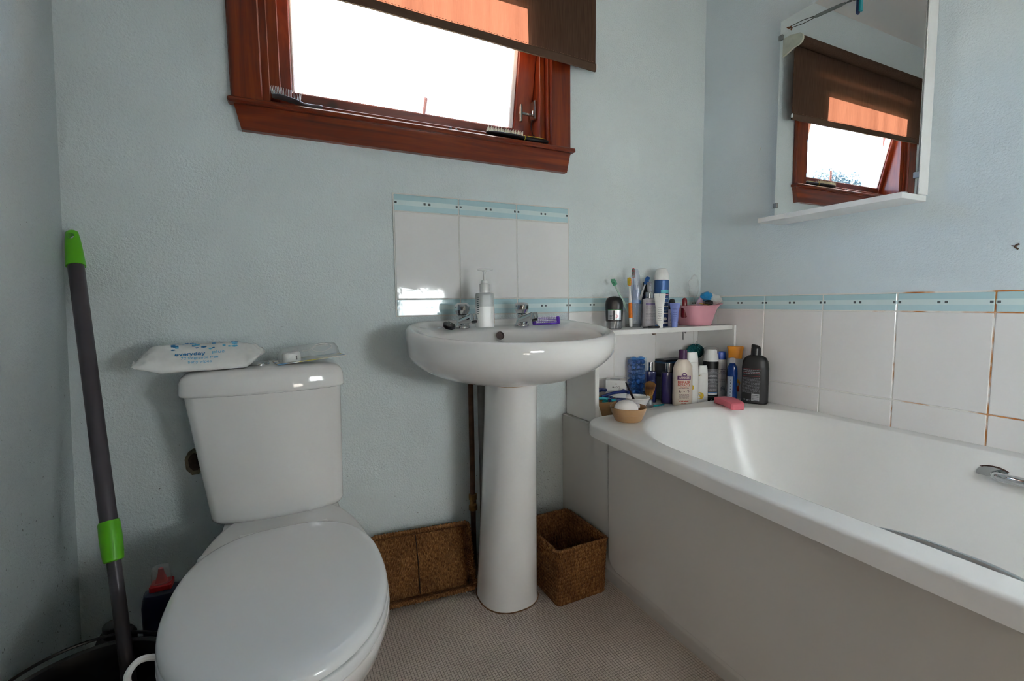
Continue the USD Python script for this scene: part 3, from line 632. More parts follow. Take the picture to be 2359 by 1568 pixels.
# ------------------------------------------------------------------ mirror on the right wall
XM = -.042
mir = thing('wall_mirror', 'frameless mirror on white backing board with shelf on the right wall', 'mirror', (-.02, -.543, 1.12))
part(mir, 'backing_board', box(-.038, -.0005, -.7435, -.344, 1.1415, 1.775, .001), WHITEP)
part(mir, 'glass', box(XM, -.0382, -.7395, -.3445, 1.142, 1.774, .0008), mat('mirror_silver', {'p': ('principled_bsdf', {'base_color': (.86, .875, .87), 'metallic': 1.0, 'roughness': 0.004})}, [], 'p.BSDF'), False)
part(mir, 'ledge', box(-.118, -.0005, -.7435, -.340, 1.126, 1.1412, .001), WHITEP)
part(mir, 'edge_strip', box(XM - .0035, -.0005, -.7465, -.7437, 1.1415, 1.775, .001), WHITEP)
for y, z in ((-.348, 1.722), (-.348, 1.186), (-.7385, 1.191), (-.7385, 1.722)):
    part(mir, 'clip', cat_(box(XM - .004, XM - .0005, y - .007, y + .007, z - .008, z + .008, .001)), STEEL)

# clothes line over the bath (seen in the mirror) with a peg on it
ln = thing('clothes_line', 'thin wire clothes line with a tensioner over the bath, seen in the mirror', 'clothes line', (-.574, -.9, 1.95))
A_, B_ = np.array([-.574, -.012, 2.047]), np.array([-.574, YF + .005, 1.86]); wl = lambda t: A_ + (B_ - A_) * t
WIRE = M('wire_dark', '#4b4a46', .5, .6, vary=.2, vscale=60)
part(ln, 'line', tube([wl(t) for t in np.linspace(.13, 1, 20)], .0016, 6), WIRE)
part(ln, 'wire', tube([wl(0) + [0, 0, .006], wl(.03) + [0, 0, .008], wl(.055) + [.006, 0, 0]], .0013, 6), WIRE)
part(ln, 'wire', tube([wl(0) - [0, 0, .002], wl(.03) - [0, 0, .006], wl(.055) - [.006, 0, 0]], .0013, 6), WIRE)
part(ln, 'wire', tube([wl(.11), wl(.16) + [0, 0, -.012], wl(.19) + [0, 0, -.012]], .0011, 6), WIRE)
part(ln, 'tensioner', cat_(tube([wl(t) for t in (.05, .06, .105, .115)], [.003, .0065, .0065, .004], 12), xf(trimesh.creation.torus(.009, .0025, 20, 10), wl(.122), ry=.6)), M('tensioner_grey', '#7d837f', .4, vary=.1, vscale=60))
part(ln, 'hook', cat_(tube(spline([(-.574, -.001, 2.05), (-.574, -.012, 2.05), (-.574, -.018, 2.043), (-.574, -.014, 2.036)], 14), .0028, 8), lathe([(.009, 0), (.009, .002)], (-.574, -.0015, 2.05), 16)), M('rusty_hook', '#8a4f2c', .8, .3, vary=.4, vscale=120))
pg = thing('clothes_peg', 'turquoise and navy plastic clothes peg clipped on the line, seen in the mirror', 'clothes peg', tuple(wl(.142)))
pz_ = wl(.142)
part(pg, 'arm', xf(cat_(box(-.0085, .0085, -.0085, -.001, -.056, .02, .0015)), pz_), M('peg_turquoise', '#0fa3b1', .35, vary=.06, vscale=60))
part(pg, 'arm', xf(cat_(box(-.0085, .0085, .001, .0085, -.056, .02, .0015), icos(.0090, (0, .0045, -.054), (1, .7, 1.1))), pz_), M('peg_navy', '#17305f', .35, vary=.06, vscale=60))
part(pg, 'spring', xf(trimesh.creation.torus(.0055, .0012, 16, 8), pz_ + [0, 0, -.005], ry=math.pi / 2), STEEL)

# ------------------------------------------------------------------ on the floor
def seagrass(name):
    n = {'g': ('geometry', {}), 'm': ('mapping', {'scale': (260, 260, 60)}), 'n': ('noise_texture', {'scale': 1.0, 'detail': 3.0, 'roughness': .7}),
         'r': ('rgb_ramp', {'ramp': [(.25, S('#341b0a')), (.42, S('#6e4522')), (.58, S('#94663c')), (.8, S('#c09868'))]}), 'p': ('principled_bsdf', {'roughness': .75, 'specular_ior_level': .25}),
         'n2': ('noise_texture', {'scale': 14.0, 'detail': 3.0}), 'r2': ('rgb_ramp', {'ramp': [(.3, (.6, .55, .5)), (.7, (1, 1, 1))]}), 'mx': ('mix_color', {'blend_type': 'multiply', 'fac': 1.0})}
    return mat(name, n, [('g.position', 'm.vector'), ('m.vector', 'n.vector'), ('n.fac', 'r.fac'), ('g.position', 'n2.vector'), ('n2.fac', 'r2.fac'), ('r.color', 'mx.a'), ('r2.color', 'mx.b'), ('mx.result', 'p.base_color')], 'p.BSDF')
GRASS = seagrass('seagrass')
def weave(u, v, seed):
    """Height of a plaited seagrass wall: rows of twisted strands, v in rows, u in strands."""
    r = np.floor(v); ph = np.mod(r * .5 + .13 * np.sin(r * 2.3 + seed), 1)
    a = np.abs(np.sin(np.pi * v)) ** .7; b = np.abs(np.sin(np.pi * (u + ph + .45 * (v - r)))) ** .8
    return (.25 + .75 * a) * (.2 + .8 * b)
def basket_mesh(w, d, h, t=.007, rows=17, pitch=.0047, seed=0.0, taper=.95):
    """Walls of a rectangular basket about the origin, opening up."""
    P = Polygon([(-w / 2, -d / 2), (w / 2, -d / 2), (w / 2, d / 2), (-w / 2, d / 2)]).buffer(-.012).buffer(.012, quad_segs=6)
    L = P.exterior.length; n = int(L / .0010); q = np.array([P.exterior.interpolate(x).coords[0] for x in np.linspace(0, L, n, endpoint=False)])
    e = np.roll(q, -1, 0) - np.roll(q, 1, 0); nrm = np.stack([e[:, 1], -e[:, 0]], 1); nrm /= np.linalg.norm(nrm, axis=1, keepdims=True)
    if (nrm * q).sum() < 0: nrm = -nrm
    u = np.linspace(0, L, n, endpoint=False) / pitch; m = rows * 5; rings = []
    for k in range(m + 1):
        v = k / 5; z = h * k / m; s = taper + (1 - taper) * k / m
        hh = .0042 * weave(u, np.full(n, v - 1e-6 if k == m else v), seed); rings.append(np.c_[q * s + nrm * hh[:, None], np.full(n, z)])
    for k in range(m, -1, -1):
        v = k / 5; z = max(h * k / m, .006); s = taper + (1 - taper) * k / m
        hh = .003 * weave(u, np.full(n, v - 1e-6 if k == m else v), seed + 1); rings.append(np.c_[q * s - nrm * (t - hh[:, None]), np.full(n, z)])
    wall = loft(rings, False, False)
    f = np.array([[0.0, 0, 0]]); gx_, gy_ = np.meshgrid(np.linspace(-1, 1, int(w / .0011)), np.linspace(-1, 1, int(d / .0019)))
    X, Y = gx_ * (w * taper / 2 - .004), gy_ * (d * taper / 2 - .004)
    base = sheet(np.stack([X, Y, .004 + .003 * weave(X / pitch, Y / .0115, seed + 2)], -1), .005)
    return wall, base
def rim(w, d, z, r=.0058, seed=0.0):
    P = Polygon([(-w / 2, -d / 2), (w / 2, -d / 2), (w / 2, d / 2), (-w / 2, d / 2)]).buffer(-.014).buffer(.014, quad_segs=6)
    L = P.exterior.length; n = int(L / .0016); q = np.array([P.exterior.interpolate(x).coords[0] for x in np.linspace(0, L, n, endpoint=False)])
    e = np.roll(q, -1, 0) - np.roll(q, 1, 0); e /= np.linalg.norm(e, axis=1, keepdims=True); nr = np.stack([e[:, 1], -e[:, 0]], 1)
    ss = np.linspace(0, L, n, endpoint=False); a = np.arange(10) * 2 * np.pi / 10
    rr_ = r * (1 + .22 * np.sin(2 * np.pi * ss[:, None] / .0085 + 1.0 * a[None]) )
    return loft(np.stack([q[:, None, 0] + nr[:, None, 0] * rr_ * np.cos(a), q[:, None, 1] + nr[:, None, 1] * rr_ * np.cos(a), z + rr_ * np.sin(a) * .8 + 0 * ss[:, None]], -1), close=True)
def basket(label, w, d, h, A, origin, rows, seed):
    b = thing('seagrass_basket', label, 'basket', origin)
    wl_, bs = basket_mesh(w, d, h, rows=rows, seed=seed)
    rm = rim(w + .001, d + .001, h, seed=seed)
    for nm, me in (('wall', wl_), ('base', bs), ('rim', rm)):
        me = T(me); me.apply_transform(A); part(b, nm if nm != 'wall' else 'woven_side', me, GRASS, True)
    return b
A1 = trimesh.transformations.translation_matrix((-.791, -.205, .001)) @ trimesh.transformations.rotation_matrix(.01, [0, 0, 1])
basket('woven brown seagrass basket standing upright between pedestal and bath', .174, .222, .166, A1, (-.790, -.205, 0), 15, .3)
# the other one lies on its side, its open top towards the room
A2 = np.eye(4); A2[:3, 1] = (0, .4555, .8902); A2[:3, 2] = (0, -.8902, .4555); A2[:3, 3] = (-1.204, -.0600, .0885); A2 = A2 @ trimesh.transformations.rotation_matrix(-.05, [0, 0, 1])
tray = basket('shallow woven brown seagrass basket leaning on its side against the wall beside the toilet', .296, .186, .046, A2, (-1.193, -.06, 0), 4, 1.7)
sm_ = T(tube([(-.012, -.080, .0085), (-.010, 0, .0090), (-.012, .082, .0085)], .0013, 6)); sm_.apply_transform(A2)
part(tray, 'seam', sm_, M('seam_dark', '#1e120a', .9, vary=.2, vscale=60))

# mop in its bucket in the corner
GREEN = M('mop_green', '#5bb511', .4, vary=.06, vscale=30)
TUBE = M('mop_tube', '#4c474c', .3, .35, vary=.06, vscale=30)
mt, mb = np.array([-1.9585, -.034, 1.045]), np.array([-1.797, -.452, .035])
mp = thing('mop', 'tall grey telescopic mop handle with bright green grip and collar leaning in the corner', 'mop', tuple(mb))
ax = (mt - mb) / np.linalg.norm(mt - mb); LM = np.linalg.norm(mt - mb)
def along(prof, n=24, ell=None):
    """A lathe about the mop's axis; (radius, distance from the top)."""
    z = -ax; x = np.cross(z, [0, 1, 0]); x /= np.linalg.norm(x); y = np.cross(z, x); a = np.arange(n) * 2 * np.pi / n
    return loft([mt + d * z + (ra if np.ndim(ra) == 0 else ra[0]) * np.cos(a)[:, None] * x + (ra if np.ndim(ra) == 0 else ra[1]) * np.sin(a)[:, None] * y for ra, d in prof])
gr_ = m3.Manifold(m3.Mesh(np.asarray(along([((.006, .004), 0), ((.011, .007), .004), ((.0135, .0085), .02), ((.0155, .012), .05), ((.0165, .0155), .075), ((.017, .0168), .086), ((.0168, .0168), .088)], 32).vertices, np.float32), np.asarray(along([((.006, .004), 0), ((.011, .007), .004), ((.0135, .0085), .02), ((.0155, .012), .05), ((.0165, .0155), .075), ((.017, .0168), .086), ((.0168, .0168), .088)], 32).faces, np.uint32)))
hz = -ax; hx = np.cross(hz, [0, 1, 0]); hx /= np.linalg.norm(hx); hy = np.cross(hz, hx)
hc = T(m3.Manifold.cylinder(.06, .0062, .0062, 24, True)); M4 = np.eye(4); M4[:3, 0], M4[:3, 1], M4[:3, 2], M4[:3, 3] = hx, hz * 1.25, -hy, mt + hz * .0165; hc.apply_transform(M4)
try:
    gr_ = T(gr_ - m3.Manifold(m3.Mesh(np.asarray(hc.vertices, np.float32), np.asarray(hc.faces, np.uint32))))
    assert len(gr_.faces) > 10
except Exception:
    gr_ = along([((.006, .004), 0), ((.011, .007), .004), ((.0155, .012), .05), ((.017, .0168), .086)])
part(mp, 'grip', gr_, GREEN, 35, label='bright green hanging grip with a hole')
CL = .640
part(mp, 'upper_tube', along([(.0142, .084), (.0142, CL + .01)]), TUBE)
part(mp, 'collar', along([(.0158, CL), (.0172, CL + .004), (.0178, CL + .030), (.0170, CL + .060), (.0158, CL + .074), (.013, CL + .076)]), GREEN, 35, label='bright green plastic collar')
part(mp, 'lower_tube', along([(.0112, CL + .07), (.0112, LM)]), TUBE)
part(mp, 'head', along([(.02, LM - .07), (.03, LM - .05), (.042, LM - .02), (.045, LM - .002), (.02, LM)]), M('mop_strands', '#55524e', .95, bump=.8, bscale=200, vary=.25, vscale=80))
bk = thing('bucket', 'black plastic bucket in the dark corner behind the toilet holding the mop', 'bucket', (-1.862, -.462, 0))
BP = [(.088, 0), (.090, .004), (.127, .235), (.133, .237), (.134, .247), (.130, .249), (.124, .246), (.086, .008), (.03, .006)]
part(bk, 'tub', lathe(BP, (-1.862, -.462, 0), 56), M('bucket_black', '#141416', .4, vary=.15, vscale=20))
part(bk, 'handle', tube([(-1.862 + .136 * math.cos(a), -.462 + .136 * math.sin(a), .247 + .012 * abs(math.sin(a - .5))) for a in np.linspace(.5, .5 + math.pi, 30)], .0028, 8), BLACK)
# navy bottle with a red nozzle, and a dark tub, behind the bucket
nb = thing('cleaner_bottle', 'navy cleaner bottle with red trigger collar and clear nozzle on the floor by the cistern', 'bottle', (-1.805, -.205, 0))
part(nb, 'body', loft([sup(a, b, 3.2, 40, z, -1.805, -.205) for z, a, b in ((0, .034, .022), (.004, .038, .026), (.235, .038, .026), (.262, .033, .022), (.268, .02, .016))]), M('navy_plastic', '#10183a', .35, vary=.1, vscale=20))
RED = M('red_plastic', '#c01f22', .35, vary=.06, vscale=40)
part(nb, 'collar', box(-1.826, -1.786, -.222, -.188, .266, .281, .003), RED)
part(nb, 'nozzle', cat_(loft([sup(a, a * .8, 2.2, 20, z, -1.806, -.205) for z, a in ((.281, .012), (.300, .006), (.311, .0045))])), RED, label='pinkish red pointed nozzle')
part(nb, 'cap', loft([sup(a, a * .85, 2.4, 24, z, -1.806, -.205) for z, a in ((.281, .0185), (.305, .0165), (.314, .015), (.315, .004))]), clear_mat('clear_cap', haze=.12))
single('cleaner_tub', cat_(loft([sup(a, b, 3, 32, z, -1.885, -.225) for z, a, b in ((0, .03, .03), (.004, .033, .033), (.19, .033, .033), (.2, .028, .028))]), lathe([(.02, .198), (.02, .222), (.018, .224)], (-1.885, -.225, 0), 24)), M('tub_dark', '#1b1416', .45, vary=.2, vscale=30), 'dark red black tub standing in the corner behind the mop tube', 'tub')

# ------------------------------------------------------------------ on the cistern
CT = .7287
def film_mat(name, col):
    return M(name, col, .22, bump=.5, bscale=38, vary=.06, vscale=25)
WIPE = film_mat('wipe_film', '#e9e9e6')
wp = thing('wipes_packet', 'white plastic packet of baby wipes with blue print on the left of the cistern', 'packet', (-1.70, -.12, CT))
XS_ = spline([(-.050, 0, 0), (-.060, .004, 0), (-.056, .014, 0), (-.036, .034, 0), (-.012, .049, 0), (.014, .052, 0), (.040, .041, 0), (.058, .018, 0), (.060, .006, 0), (.050, 0, 0)], 400, True)[:, :2]
XS_[:, 1] = np.maximum(XS_[:, 1], 0)
def section(m):   # wedge-like cross-section of the packet, by arc length
    d = np.r_[0, np.cumsum(np.hypot(*np.diff(np.vstack([XS_, XS_[:1]]), axis=0).T))]; t = np.linspace(0, d[-1], m, endpoint=False)
    q = np.vstack([XS_, XS_[:1]]); return np.stack([np.interp(t, d, q[:, 0]), np.interp(t, d, q[:, 1])], 1)
def pillow(L, n=72, m=56, seed=0):
    """A soft packet, full in the middle and pinched flat at both ends; (along, across, height) in local axes."""
    r, q = [], section(m)[::-1]
    for x in np.linspace(-1, 1, n):
        e = np.clip((1 - abs(x)) / .46, 0, 1); e = math.sin(e * math.pi / 2) ** .9
        y = q[:, 0] * (1 - .14 * (1 - e)); z = q[:, 1] * 1.12 * max(e, .02) + .004 * (1 - e)
        k = meshkit.noise(np.stack([np.full(m, x * 8 + seed), y * 70, z * 60], 1), 3) - .5; k2 = np.abs(meshkit.noise(np.stack([np.full(m, x * 16 + seed), y * 95 + x * 6, z * 30], 1), 9) - .5); z = np.maximum(z + (k * .016 - k2 * .012) * (1.08 - e) + k * .002 * (z > .004), .0002)
        r.append(np.stack([np.full(m, x * L / 2), y, z], 1))
    return r
PK = pillow(.254, seed=1)
for r in PK:   # the left end stands up off the lid, the right end is crumpled up
    x = r[:, 0]; r[:, 2] += np.where(x < -.075, (-.075 - x) * .32, 0) + np.where(x > .085, (x - .085) * .75, 0)
PA = trimesh.transformations.translation_matrix((-1.717, -.112, CT - .0002)) @ trimesh.transformations.rotation_matrix(.10, [0, 0, 1])
pk = loft(PK); pk.apply_transform(PA)
part(wp, 'packet', pk, WIPE, 60)
def on_packet(poly_or_mesh, cx, s0, tilt=0.0, t=.0003):
    """2D shapes on the front upper flank of the packet: x along it, y up over it (arc from the front edge)."""
    m = ext(poly_or_mesh, t) if not isinstance(poly_or_mesh, trimesh.Trimesh) else poly_or_mesh
    m = m.subdivide() if len(m.faces) < 300 else m
    v = m.vertices; x = v[:, 0] + cx; s = v[:, 1] + s0
    f = XS_[np.argmin(XS_[:, 0]):np.argmax(XS_[:, 1]) + 60]; d = np.r_[0, np.cumsum(np.hypot(*np.diff(f, axis=0).T))]
    Y, Zz = np.interp(s, d, f[:, 0]), np.interp(s, d, f[:, 1]) * 1.12 + .001; g = np.gradient(f, axis=0); ny, nz = np.interp(s, d, -g[:, 1]), np.interp(s, d, g[:, 0]); ln_ = np.hypot(ny, nz) + 1e-9
    off = .0011 + v[:, 2]
    q = trimesh.Trimesh(np.stack([x, Y + off * ny / ln_, Zz + off * nz / ln_], 1), m.faces, process=False); q.apply_transform(PA); return q
BLUE1, BLUE2 = M('print_blue', '#1477b5', .4, vary=.05, vscale=60), M('print_light_blue', '#5fb9dd', .4, vary=.05, vscale=60)
def txt2(t, h, width=None, bold=False):
    m = meshkit.text_mesh(t, h, .0003, bold); v = m.vertices; v[:, :2] -= (v[:, :2].min(0) + v[:, :2].max(0)) / 2
    if width: v[:, 0] *= width / np.ptp(v[:, 0])
    return trimesh.Trimesh(v, m.faces, process=False)
part(wp, 'print', on_packet(txt2('everyday', .0085, .056, True), -.022, .036), BLUE1, False, label='bold blue lettering')
part(wp, 'print', on_packet(txt2('plus', .0075, .024), .032, .039), BLUE2, False, label='pale blue lettering')
part(wp, 'print', on_packet(txt2('72 fragrance free', .0058, .070), -.004, .0245), BLUE2, False)
part(wp, 'print', on_packet(txt2('baby wipes', .0058, .044), -.004, .0145), BLUE2, False)
cl_ = []
def cloud(x, y, s): return Point(x, y).buffer(s).union(Point(x + s * 1.1, y + .15 * s).buffer(s * .75)).union(Point(x - s * 1.1, y).buffer(s * .65))
r0 = random.Random(5)
for k in range(26):
    x, y = r0.uniform(-.055, .07), r0.uniform(.050, .080); s = r0.uniform(.0016, .0042)
    cl_.append((cloud(x, y, s) if k % 3 else Polygon([(x - s, y - s), (x + s, y - s), (x + s, y + s), (x - s, y + s)])))
part(wp, 'print', cat_(*[on_packet(p, 0, 0) for p in cl_[::2]]), BLUE1, False, kind='stuff')
part(wp, 'print', cat_(*[on_packet(p, 0, 0) for p in cl_[1::2]]), BLUE2, False, kind='stuff')

bp = thing('blister_pack', 'clear blister pack with yellow card and white dispenser on the right of the cistern', 'packet', (-1.49, -.10, CT))
BA = trimesh.transformations.translation_matrix((-1.487, -.092, CT + .0062)) @ trimesh.transformations.rotation_matrix(.16, [0, 0, 1]) @ trimesh.transformations.rotation_matrix(-.07, [0, 1, 0])
def onb(m): m = T(m); m.apply_transform(BA); return m
YEL = mat('card_print', {'g': ('geometry', {}), 'n': ('noise_texture', {'scale': 22.0, 'detail': 2.0}), 'r': ('rgb_ramp', {'ramp': [(.40, S('#c9b62f')), (.47, S('#e8e6dc')), (.55, S('#e8e6dc')), (.60, S('#3d86c0'))]}), 'p': ('principled_bsdf', {'roughness': .35})},
          [('g.position', 'n.vector'), ('n.fac', 'r.fac'), ('r.color', 'p.base_color')], 'p.BSDF')
part(bp, 'card', onb(box(-.082, .082, -.042, .042, 0, .0016)), YEL, False)
part(bp, 'dispenser', onb(cat_(loft([sup(a, b, 2.6, 32, z, -.045, -.016) for z, a, b in ((.002, .021, .016), (.020, .021, .016), (.025, .018, .013), (.0255, .005, .004))]))), WHITEP)
part(bp, 'slot', onb(box(-.0375, -.0350, -.0335, -.0310, .006, .016)), BLACK)
part(bp, 'wire_clip', onb(tube(spline([(-.020, -.020, .024), (.0, -.022, .027), (.008, -.022, .032), (.045, -.020, .034), (.054, -.019, .028), (.045, -.02, .021), (.010, -.021, .021), (.004, -.022, .026), (.010, -.022, .0305), (.043, -.021, .031)], 50), .0013, 7)), WHITEP)
part(bp, 'blister', onb(loft([sup(a, b, 4, 44, z, 0, 0) for z, a, b in ((.002, .074, .036), (.024, .070, .032), (.034, .064, .027), (.036, .05, .02), (.0362, .02, .01))])), clear_mat('blister_clear', haze=.16, hazecol=(.55, .57, .56)), 40)

# ------------------------------------------------------------------ on the basin
LZ = .8012
dp = thing('soap_dispenser', 'translucent white soap pump bottle half full between the basin taps', 'soap dispenser', (-1.005, -.118, LZ))
DF = Flask([(0, .0255, .0185), (.002, .0270, .0200), (.094, .0270, .0200), (.101, .0255, .0185), (.103, .0150, .0150)], 3.4, (-1.005, -.118, LZ), -.12)
part(dp, 'bottle', DF.body([(.062, .0269, .0199), (.094, .0270, .0200), (.101, .0255, .0185), (.103, .0150, .0150)]), M('frosted_plastic', '#c9cccb', .35, trans=.25, vary=.02, vscale=30))
part(dp, 'soap', DF.body([(0, .0255, .0185), (.002, .0270, .0200), (.062, .0270, .0200)]), M('soap_white', '#f1f1ef', .3, vary=.02, vscale=30), label='white liquid soap in the lower half')
part(dp, 'collar', DF.place(lathe([(.0135, .102), (.0145, .104), (.0145, .128), (.0105, .130), (.0095, .138), (.006, .139)], n=28)), WHITEP)
part(dp, 'pump', DF.place(cat_(lathe([(.0042, .137), (.0036, .150), (.0048, .164), (.010, .168)], n=20), loft([sup(a, b, 2, 28, z, cx, 0) for z, a, b, cx in ((.1665, .010, .007, 0), (.168, .022, .0085, .002), (.1705, .025, .0085, .003), (.173, .018, .006, .001), (.1735, .006, .003, 0))]))), WHITEP, 45)
part(dp, 'label', DF.label(.0235, .0268, .012, .062, .0003), M('label_orange', '#c88a52', .5, vary=.1, vscale=60), False)
part(dp, 'label', DF.lines(-.0266, -.0215, np.arange(.040, .094, .006), .0022, .0004, 3), M('label_print_dark', '#40545a', .5, vary=.1, vscale=60), False, kind='stuff')

pu = thing('nail_brush', 'purple nail brush with white bristles lying behind the right tap', 'nail brush', (-.79, -.11, LZ))
NA = trimesh.transformations.translation_matrix((-.792, -.115, LZ + .001)) @ trimesh.transformations.rotation_matrix(.08, [0, 0, 1]) @ trimesh.transformations.rotation_matrix(-.18, [1, 0, 0])
def onn(m): m = T(m); m.apply_transform(NA); return m
PURP = M('purple_plastic', '#6a3cc0', .35, vary=.05, vscale=40)
part(pu, 'body', onn(cat_(box(-.048, .048, -.004, .012, .001, .0255, .003), box(.038, .048, -.010, .012, .001, .0255, .003), box(-.048, .040, -.009, -.004, .001, .0045, .001))), PURP)
part(pu, 'bristles', onn(cat_(*[box(-.044 + i * .0066, -.044 + i * .0066 + .0044, -.0095, -.0035, .0055 + j * .0052, .0055 + j * .0052 + .0034, .0006) for i in range(12) for j in range(4)])), M('bristle_white', '#e9e6f2', .6, vary=.05, vscale=60), 20, kind='stuff')
pb = thing('basin_plug', 'black rubber basin plug with ball chain left of the left tap', 'plug', (-1.118, -.116, LZ))
part(pb, 'plug', cat_(xf(lathe([(.015, 0), (.0175, .003), (.0185, .010), (.0165, .013), (.006, .0135)], n=28), (-1.118, -.116, LZ + .002), rx=.35, ry=.2)), BLACK)
part(pb, 'ring', xf(trimesh.creation.torus(.0045, .0009, 16, 8), (-1.117, -.119, LZ + .017), rx=1.2), CHROME)
part(pb, 'chain', cat_(*[icos(.0016, tuple(p), sub=1) for p in spline([(-1.134, -.118, LZ + .0018), (-1.146, -.108, LZ + .0018), (-1.142, -.100, LZ + .0018), (-1.130, -.098, LZ + .0018), (-1.128, -.086, LZ + .0018), (-1.140, -.080, LZ + .0018)], 26)]), CHROME, kind='stuff')

# ------------------------------------------------------------------ on the window sill
SZ = 1.4002
hb_ = thing('hairbrush', 'silver grey hairbrush with thin white pins on the left end of the window sill', 'hairbrush', (-1.49, 0, SZ))
def brush_body(pts, wid, thick):
    sp_ = spline(pts, 40); w = np.interp(np.linspace(0, 1, 40), *zip(*wid)); t = np.interp(np.linspace(0, 1, 40), *zip(*thick)); a = np.arange(16) * 2 * np.pi / 16
    return loft([[(p[0], p[1] + ww * math.cos(k), p[2] + tt * math.sin(k)) for k in a] for p, ww, tt in zip(sp_, w, t)]), sp_
bb, c = brush_body([(-1.545, -.014, SZ + .0125), (-1.515, -.013, SZ + .0115), (-1.485, -.012, SZ + .006), (-1.455, -.011, SZ + .0035), (-1.435, -.010, SZ + .0042), (-1.424, -.009, SZ + .0045)], [(0, .012), (.15, .02), (.5, .018), (.62, .008), (.85, .008), (.93, .012), (1, .009)], [(0, .0025), (.5, .003), (.7, .0032), (1, .0035)])
part(hb_, 'body', bb, M('brush_silver', '#8d9193', .3, .5, vary=.08, vscale=40))
pins = []
for i in range(20):
    for j in range(5):
        q = c[0] + (c[22] - c[0]) * (i + .5) / 20; q = np.array([q[0], q[1] + (j - 2) * .006, np.interp(q[0], c[:, 0], c[:, 2]) + .002])
        pins.append(tube([q, q + [-.004 + .004 * i / 10, (j - 2) * .0007, .0185]], .0005, 4))
part(hb_, 'pins', cat_(*pins), M('pin_white', '#dcdad6', .4, vary=.05, vscale=60), kind='stuff')
hb2 = thing('hairbrush', 'black hairbrush with pale bristles and yellow trim on the right end of the window sill', 'hairbrush', (-.83, 0, SZ))
bb, c = brush_body([(-.945, -.008, SZ + .008), (-.90, -.008, SZ + .0085), (-.85, -.007, SZ + .0085), (-.815, -.007, SZ + .008), (-.775, -.006, SZ + .0075), (-.735, -.006, SZ + .0075), (-.722, -.006, SZ + .0075)], [(0, .006), (.08, .014), (.5, .015), (.58, .008), (.8, .009), (.95, .009), (1, .005)], [(0, .003), (.1, .0055), (.55, .006), (.62, .007), (.8, .0075), (.95, .0075), (1, .004)])
part(hb2, 'body', bb, BLACK)
part(hb2, 'bristles', cat_(*[tube([(x, y, SZ + .012), (x + .001, y - .0008, SZ + .026)], [.0016, .0009], 5) for x in np.arange(-.94, -.82, .0085) for y in (-.015, -.007, .001)]), M('bristle_pale', '#e2d2a6', .5, vary=.1, vscale=60), kind='stuff')
part(hb2, 'trim', cat_(tube([(-.812, -.007 + .010 * math.cos(a), SZ + .008 + .0085 * math.sin(a)) for a in np.linspace(0, 6.28, 20)], .0011, 6), tube([(-.80, -.011, SZ + .0150), (-.76, -.011, SZ + .0152), (-.735, -.009, SZ + .0148)], .0009, 6)), M('trim_yellow', '#c8b228', .4, vary=.05, vscale=60))
single('plastic_clip', cat_(box(-1.066, -1.036, -.004, .004, SZ, SZ + .003, .001), box(-1.064, -1.056, -.004, .003, SZ + .002, SZ + .010, .002), box(-1.046, -1.038, -.004, .003, SZ + .002, SZ + .008, .002)), M('clip_plastic', '#9aa3a6', .15, trans=.4, vary=.05, vscale=60), 'small clear plastic clip lying mid way along the window sill', 'clip')

# ------------------------------------------------------------------ things on the top shelf
SH = CZ + .0002
INK = M('ink_dark', '#2b2f36', .5, vary=.1, vscale=80)
INKG = M('ink_grey', '#8b8d92', .5, vary=.1, vscale=80)
SILV = M('silver_satin', '#b9bbc0', .3, .85, vary=.05, vscale=40)
def polyrect(x0, x1, z0, z1): return Polygon([(x0, z0), (x1, z0), (x1, z1), (x0, z1)])

# roll-on deodorant
x, y = -.519, -.104
d = Flask([(0, .024, .017), (.003, .0265, .0195), (.026, .0265, .0195), (.028, .0285, .021), (.060, .030, .022), (.083, .0305, .0225), (.097, .0285, .021), (.106, .023, .017), (.110, .014, .011), (.1115, .005, .004)], 2.5, (x, y, SH), face_to(x, y, .06))
t = thing('roll_on_deodorant', 'black roll-on deodorant with silver label at the left end of the top shelf', 'deodorant', (x, y, SH))
part(t, 'base', d.body([(0, .024, .017), (.003, .0265, .0195), (.026, .0265, .0195)]), M('clear_grey_plastic', '#8c8f92', .12, trans=.4, vary=.05, vscale=50))
part(t, 'body', d.body([(.0262, .0282, .021), (.060, .030, .022), (.064, .0302, .0222)]), BLACK)
part(t, 'cap', d.body([(.0645, .0302, .0222), (.083, .0305, .0225), (.097, .0285, .021), (.106, .023, .017), (.110, .014, .011), (.1115, .005, .004)]), BLACK)
lb = part(t, 'label', d.label(-.0215, .0225, .0315, .0640), SILV, True, label='silver label with green top edge')
part(lb, 'green_edge', d.label(-.0225, .0235, .0640, .0665), M('label_green', '#2f8f4a', .4, vary=.05, vscale=60), True)
part(lb, 'print', cat_(d.label(-.005, .002, .0320, .0630, .0007), d.lines(-.016, -.007, [.036, .041, .046], .0012, .0008, 1)), INK, False)
part(lb, 'stripe', cat_(*[d.shape(Polygon([(.004, a), (.014, a - .004), (.014, a - .0055), (.004, a - .0015)]), .0008) for a in (.050, .046, .042)]), RED, False)

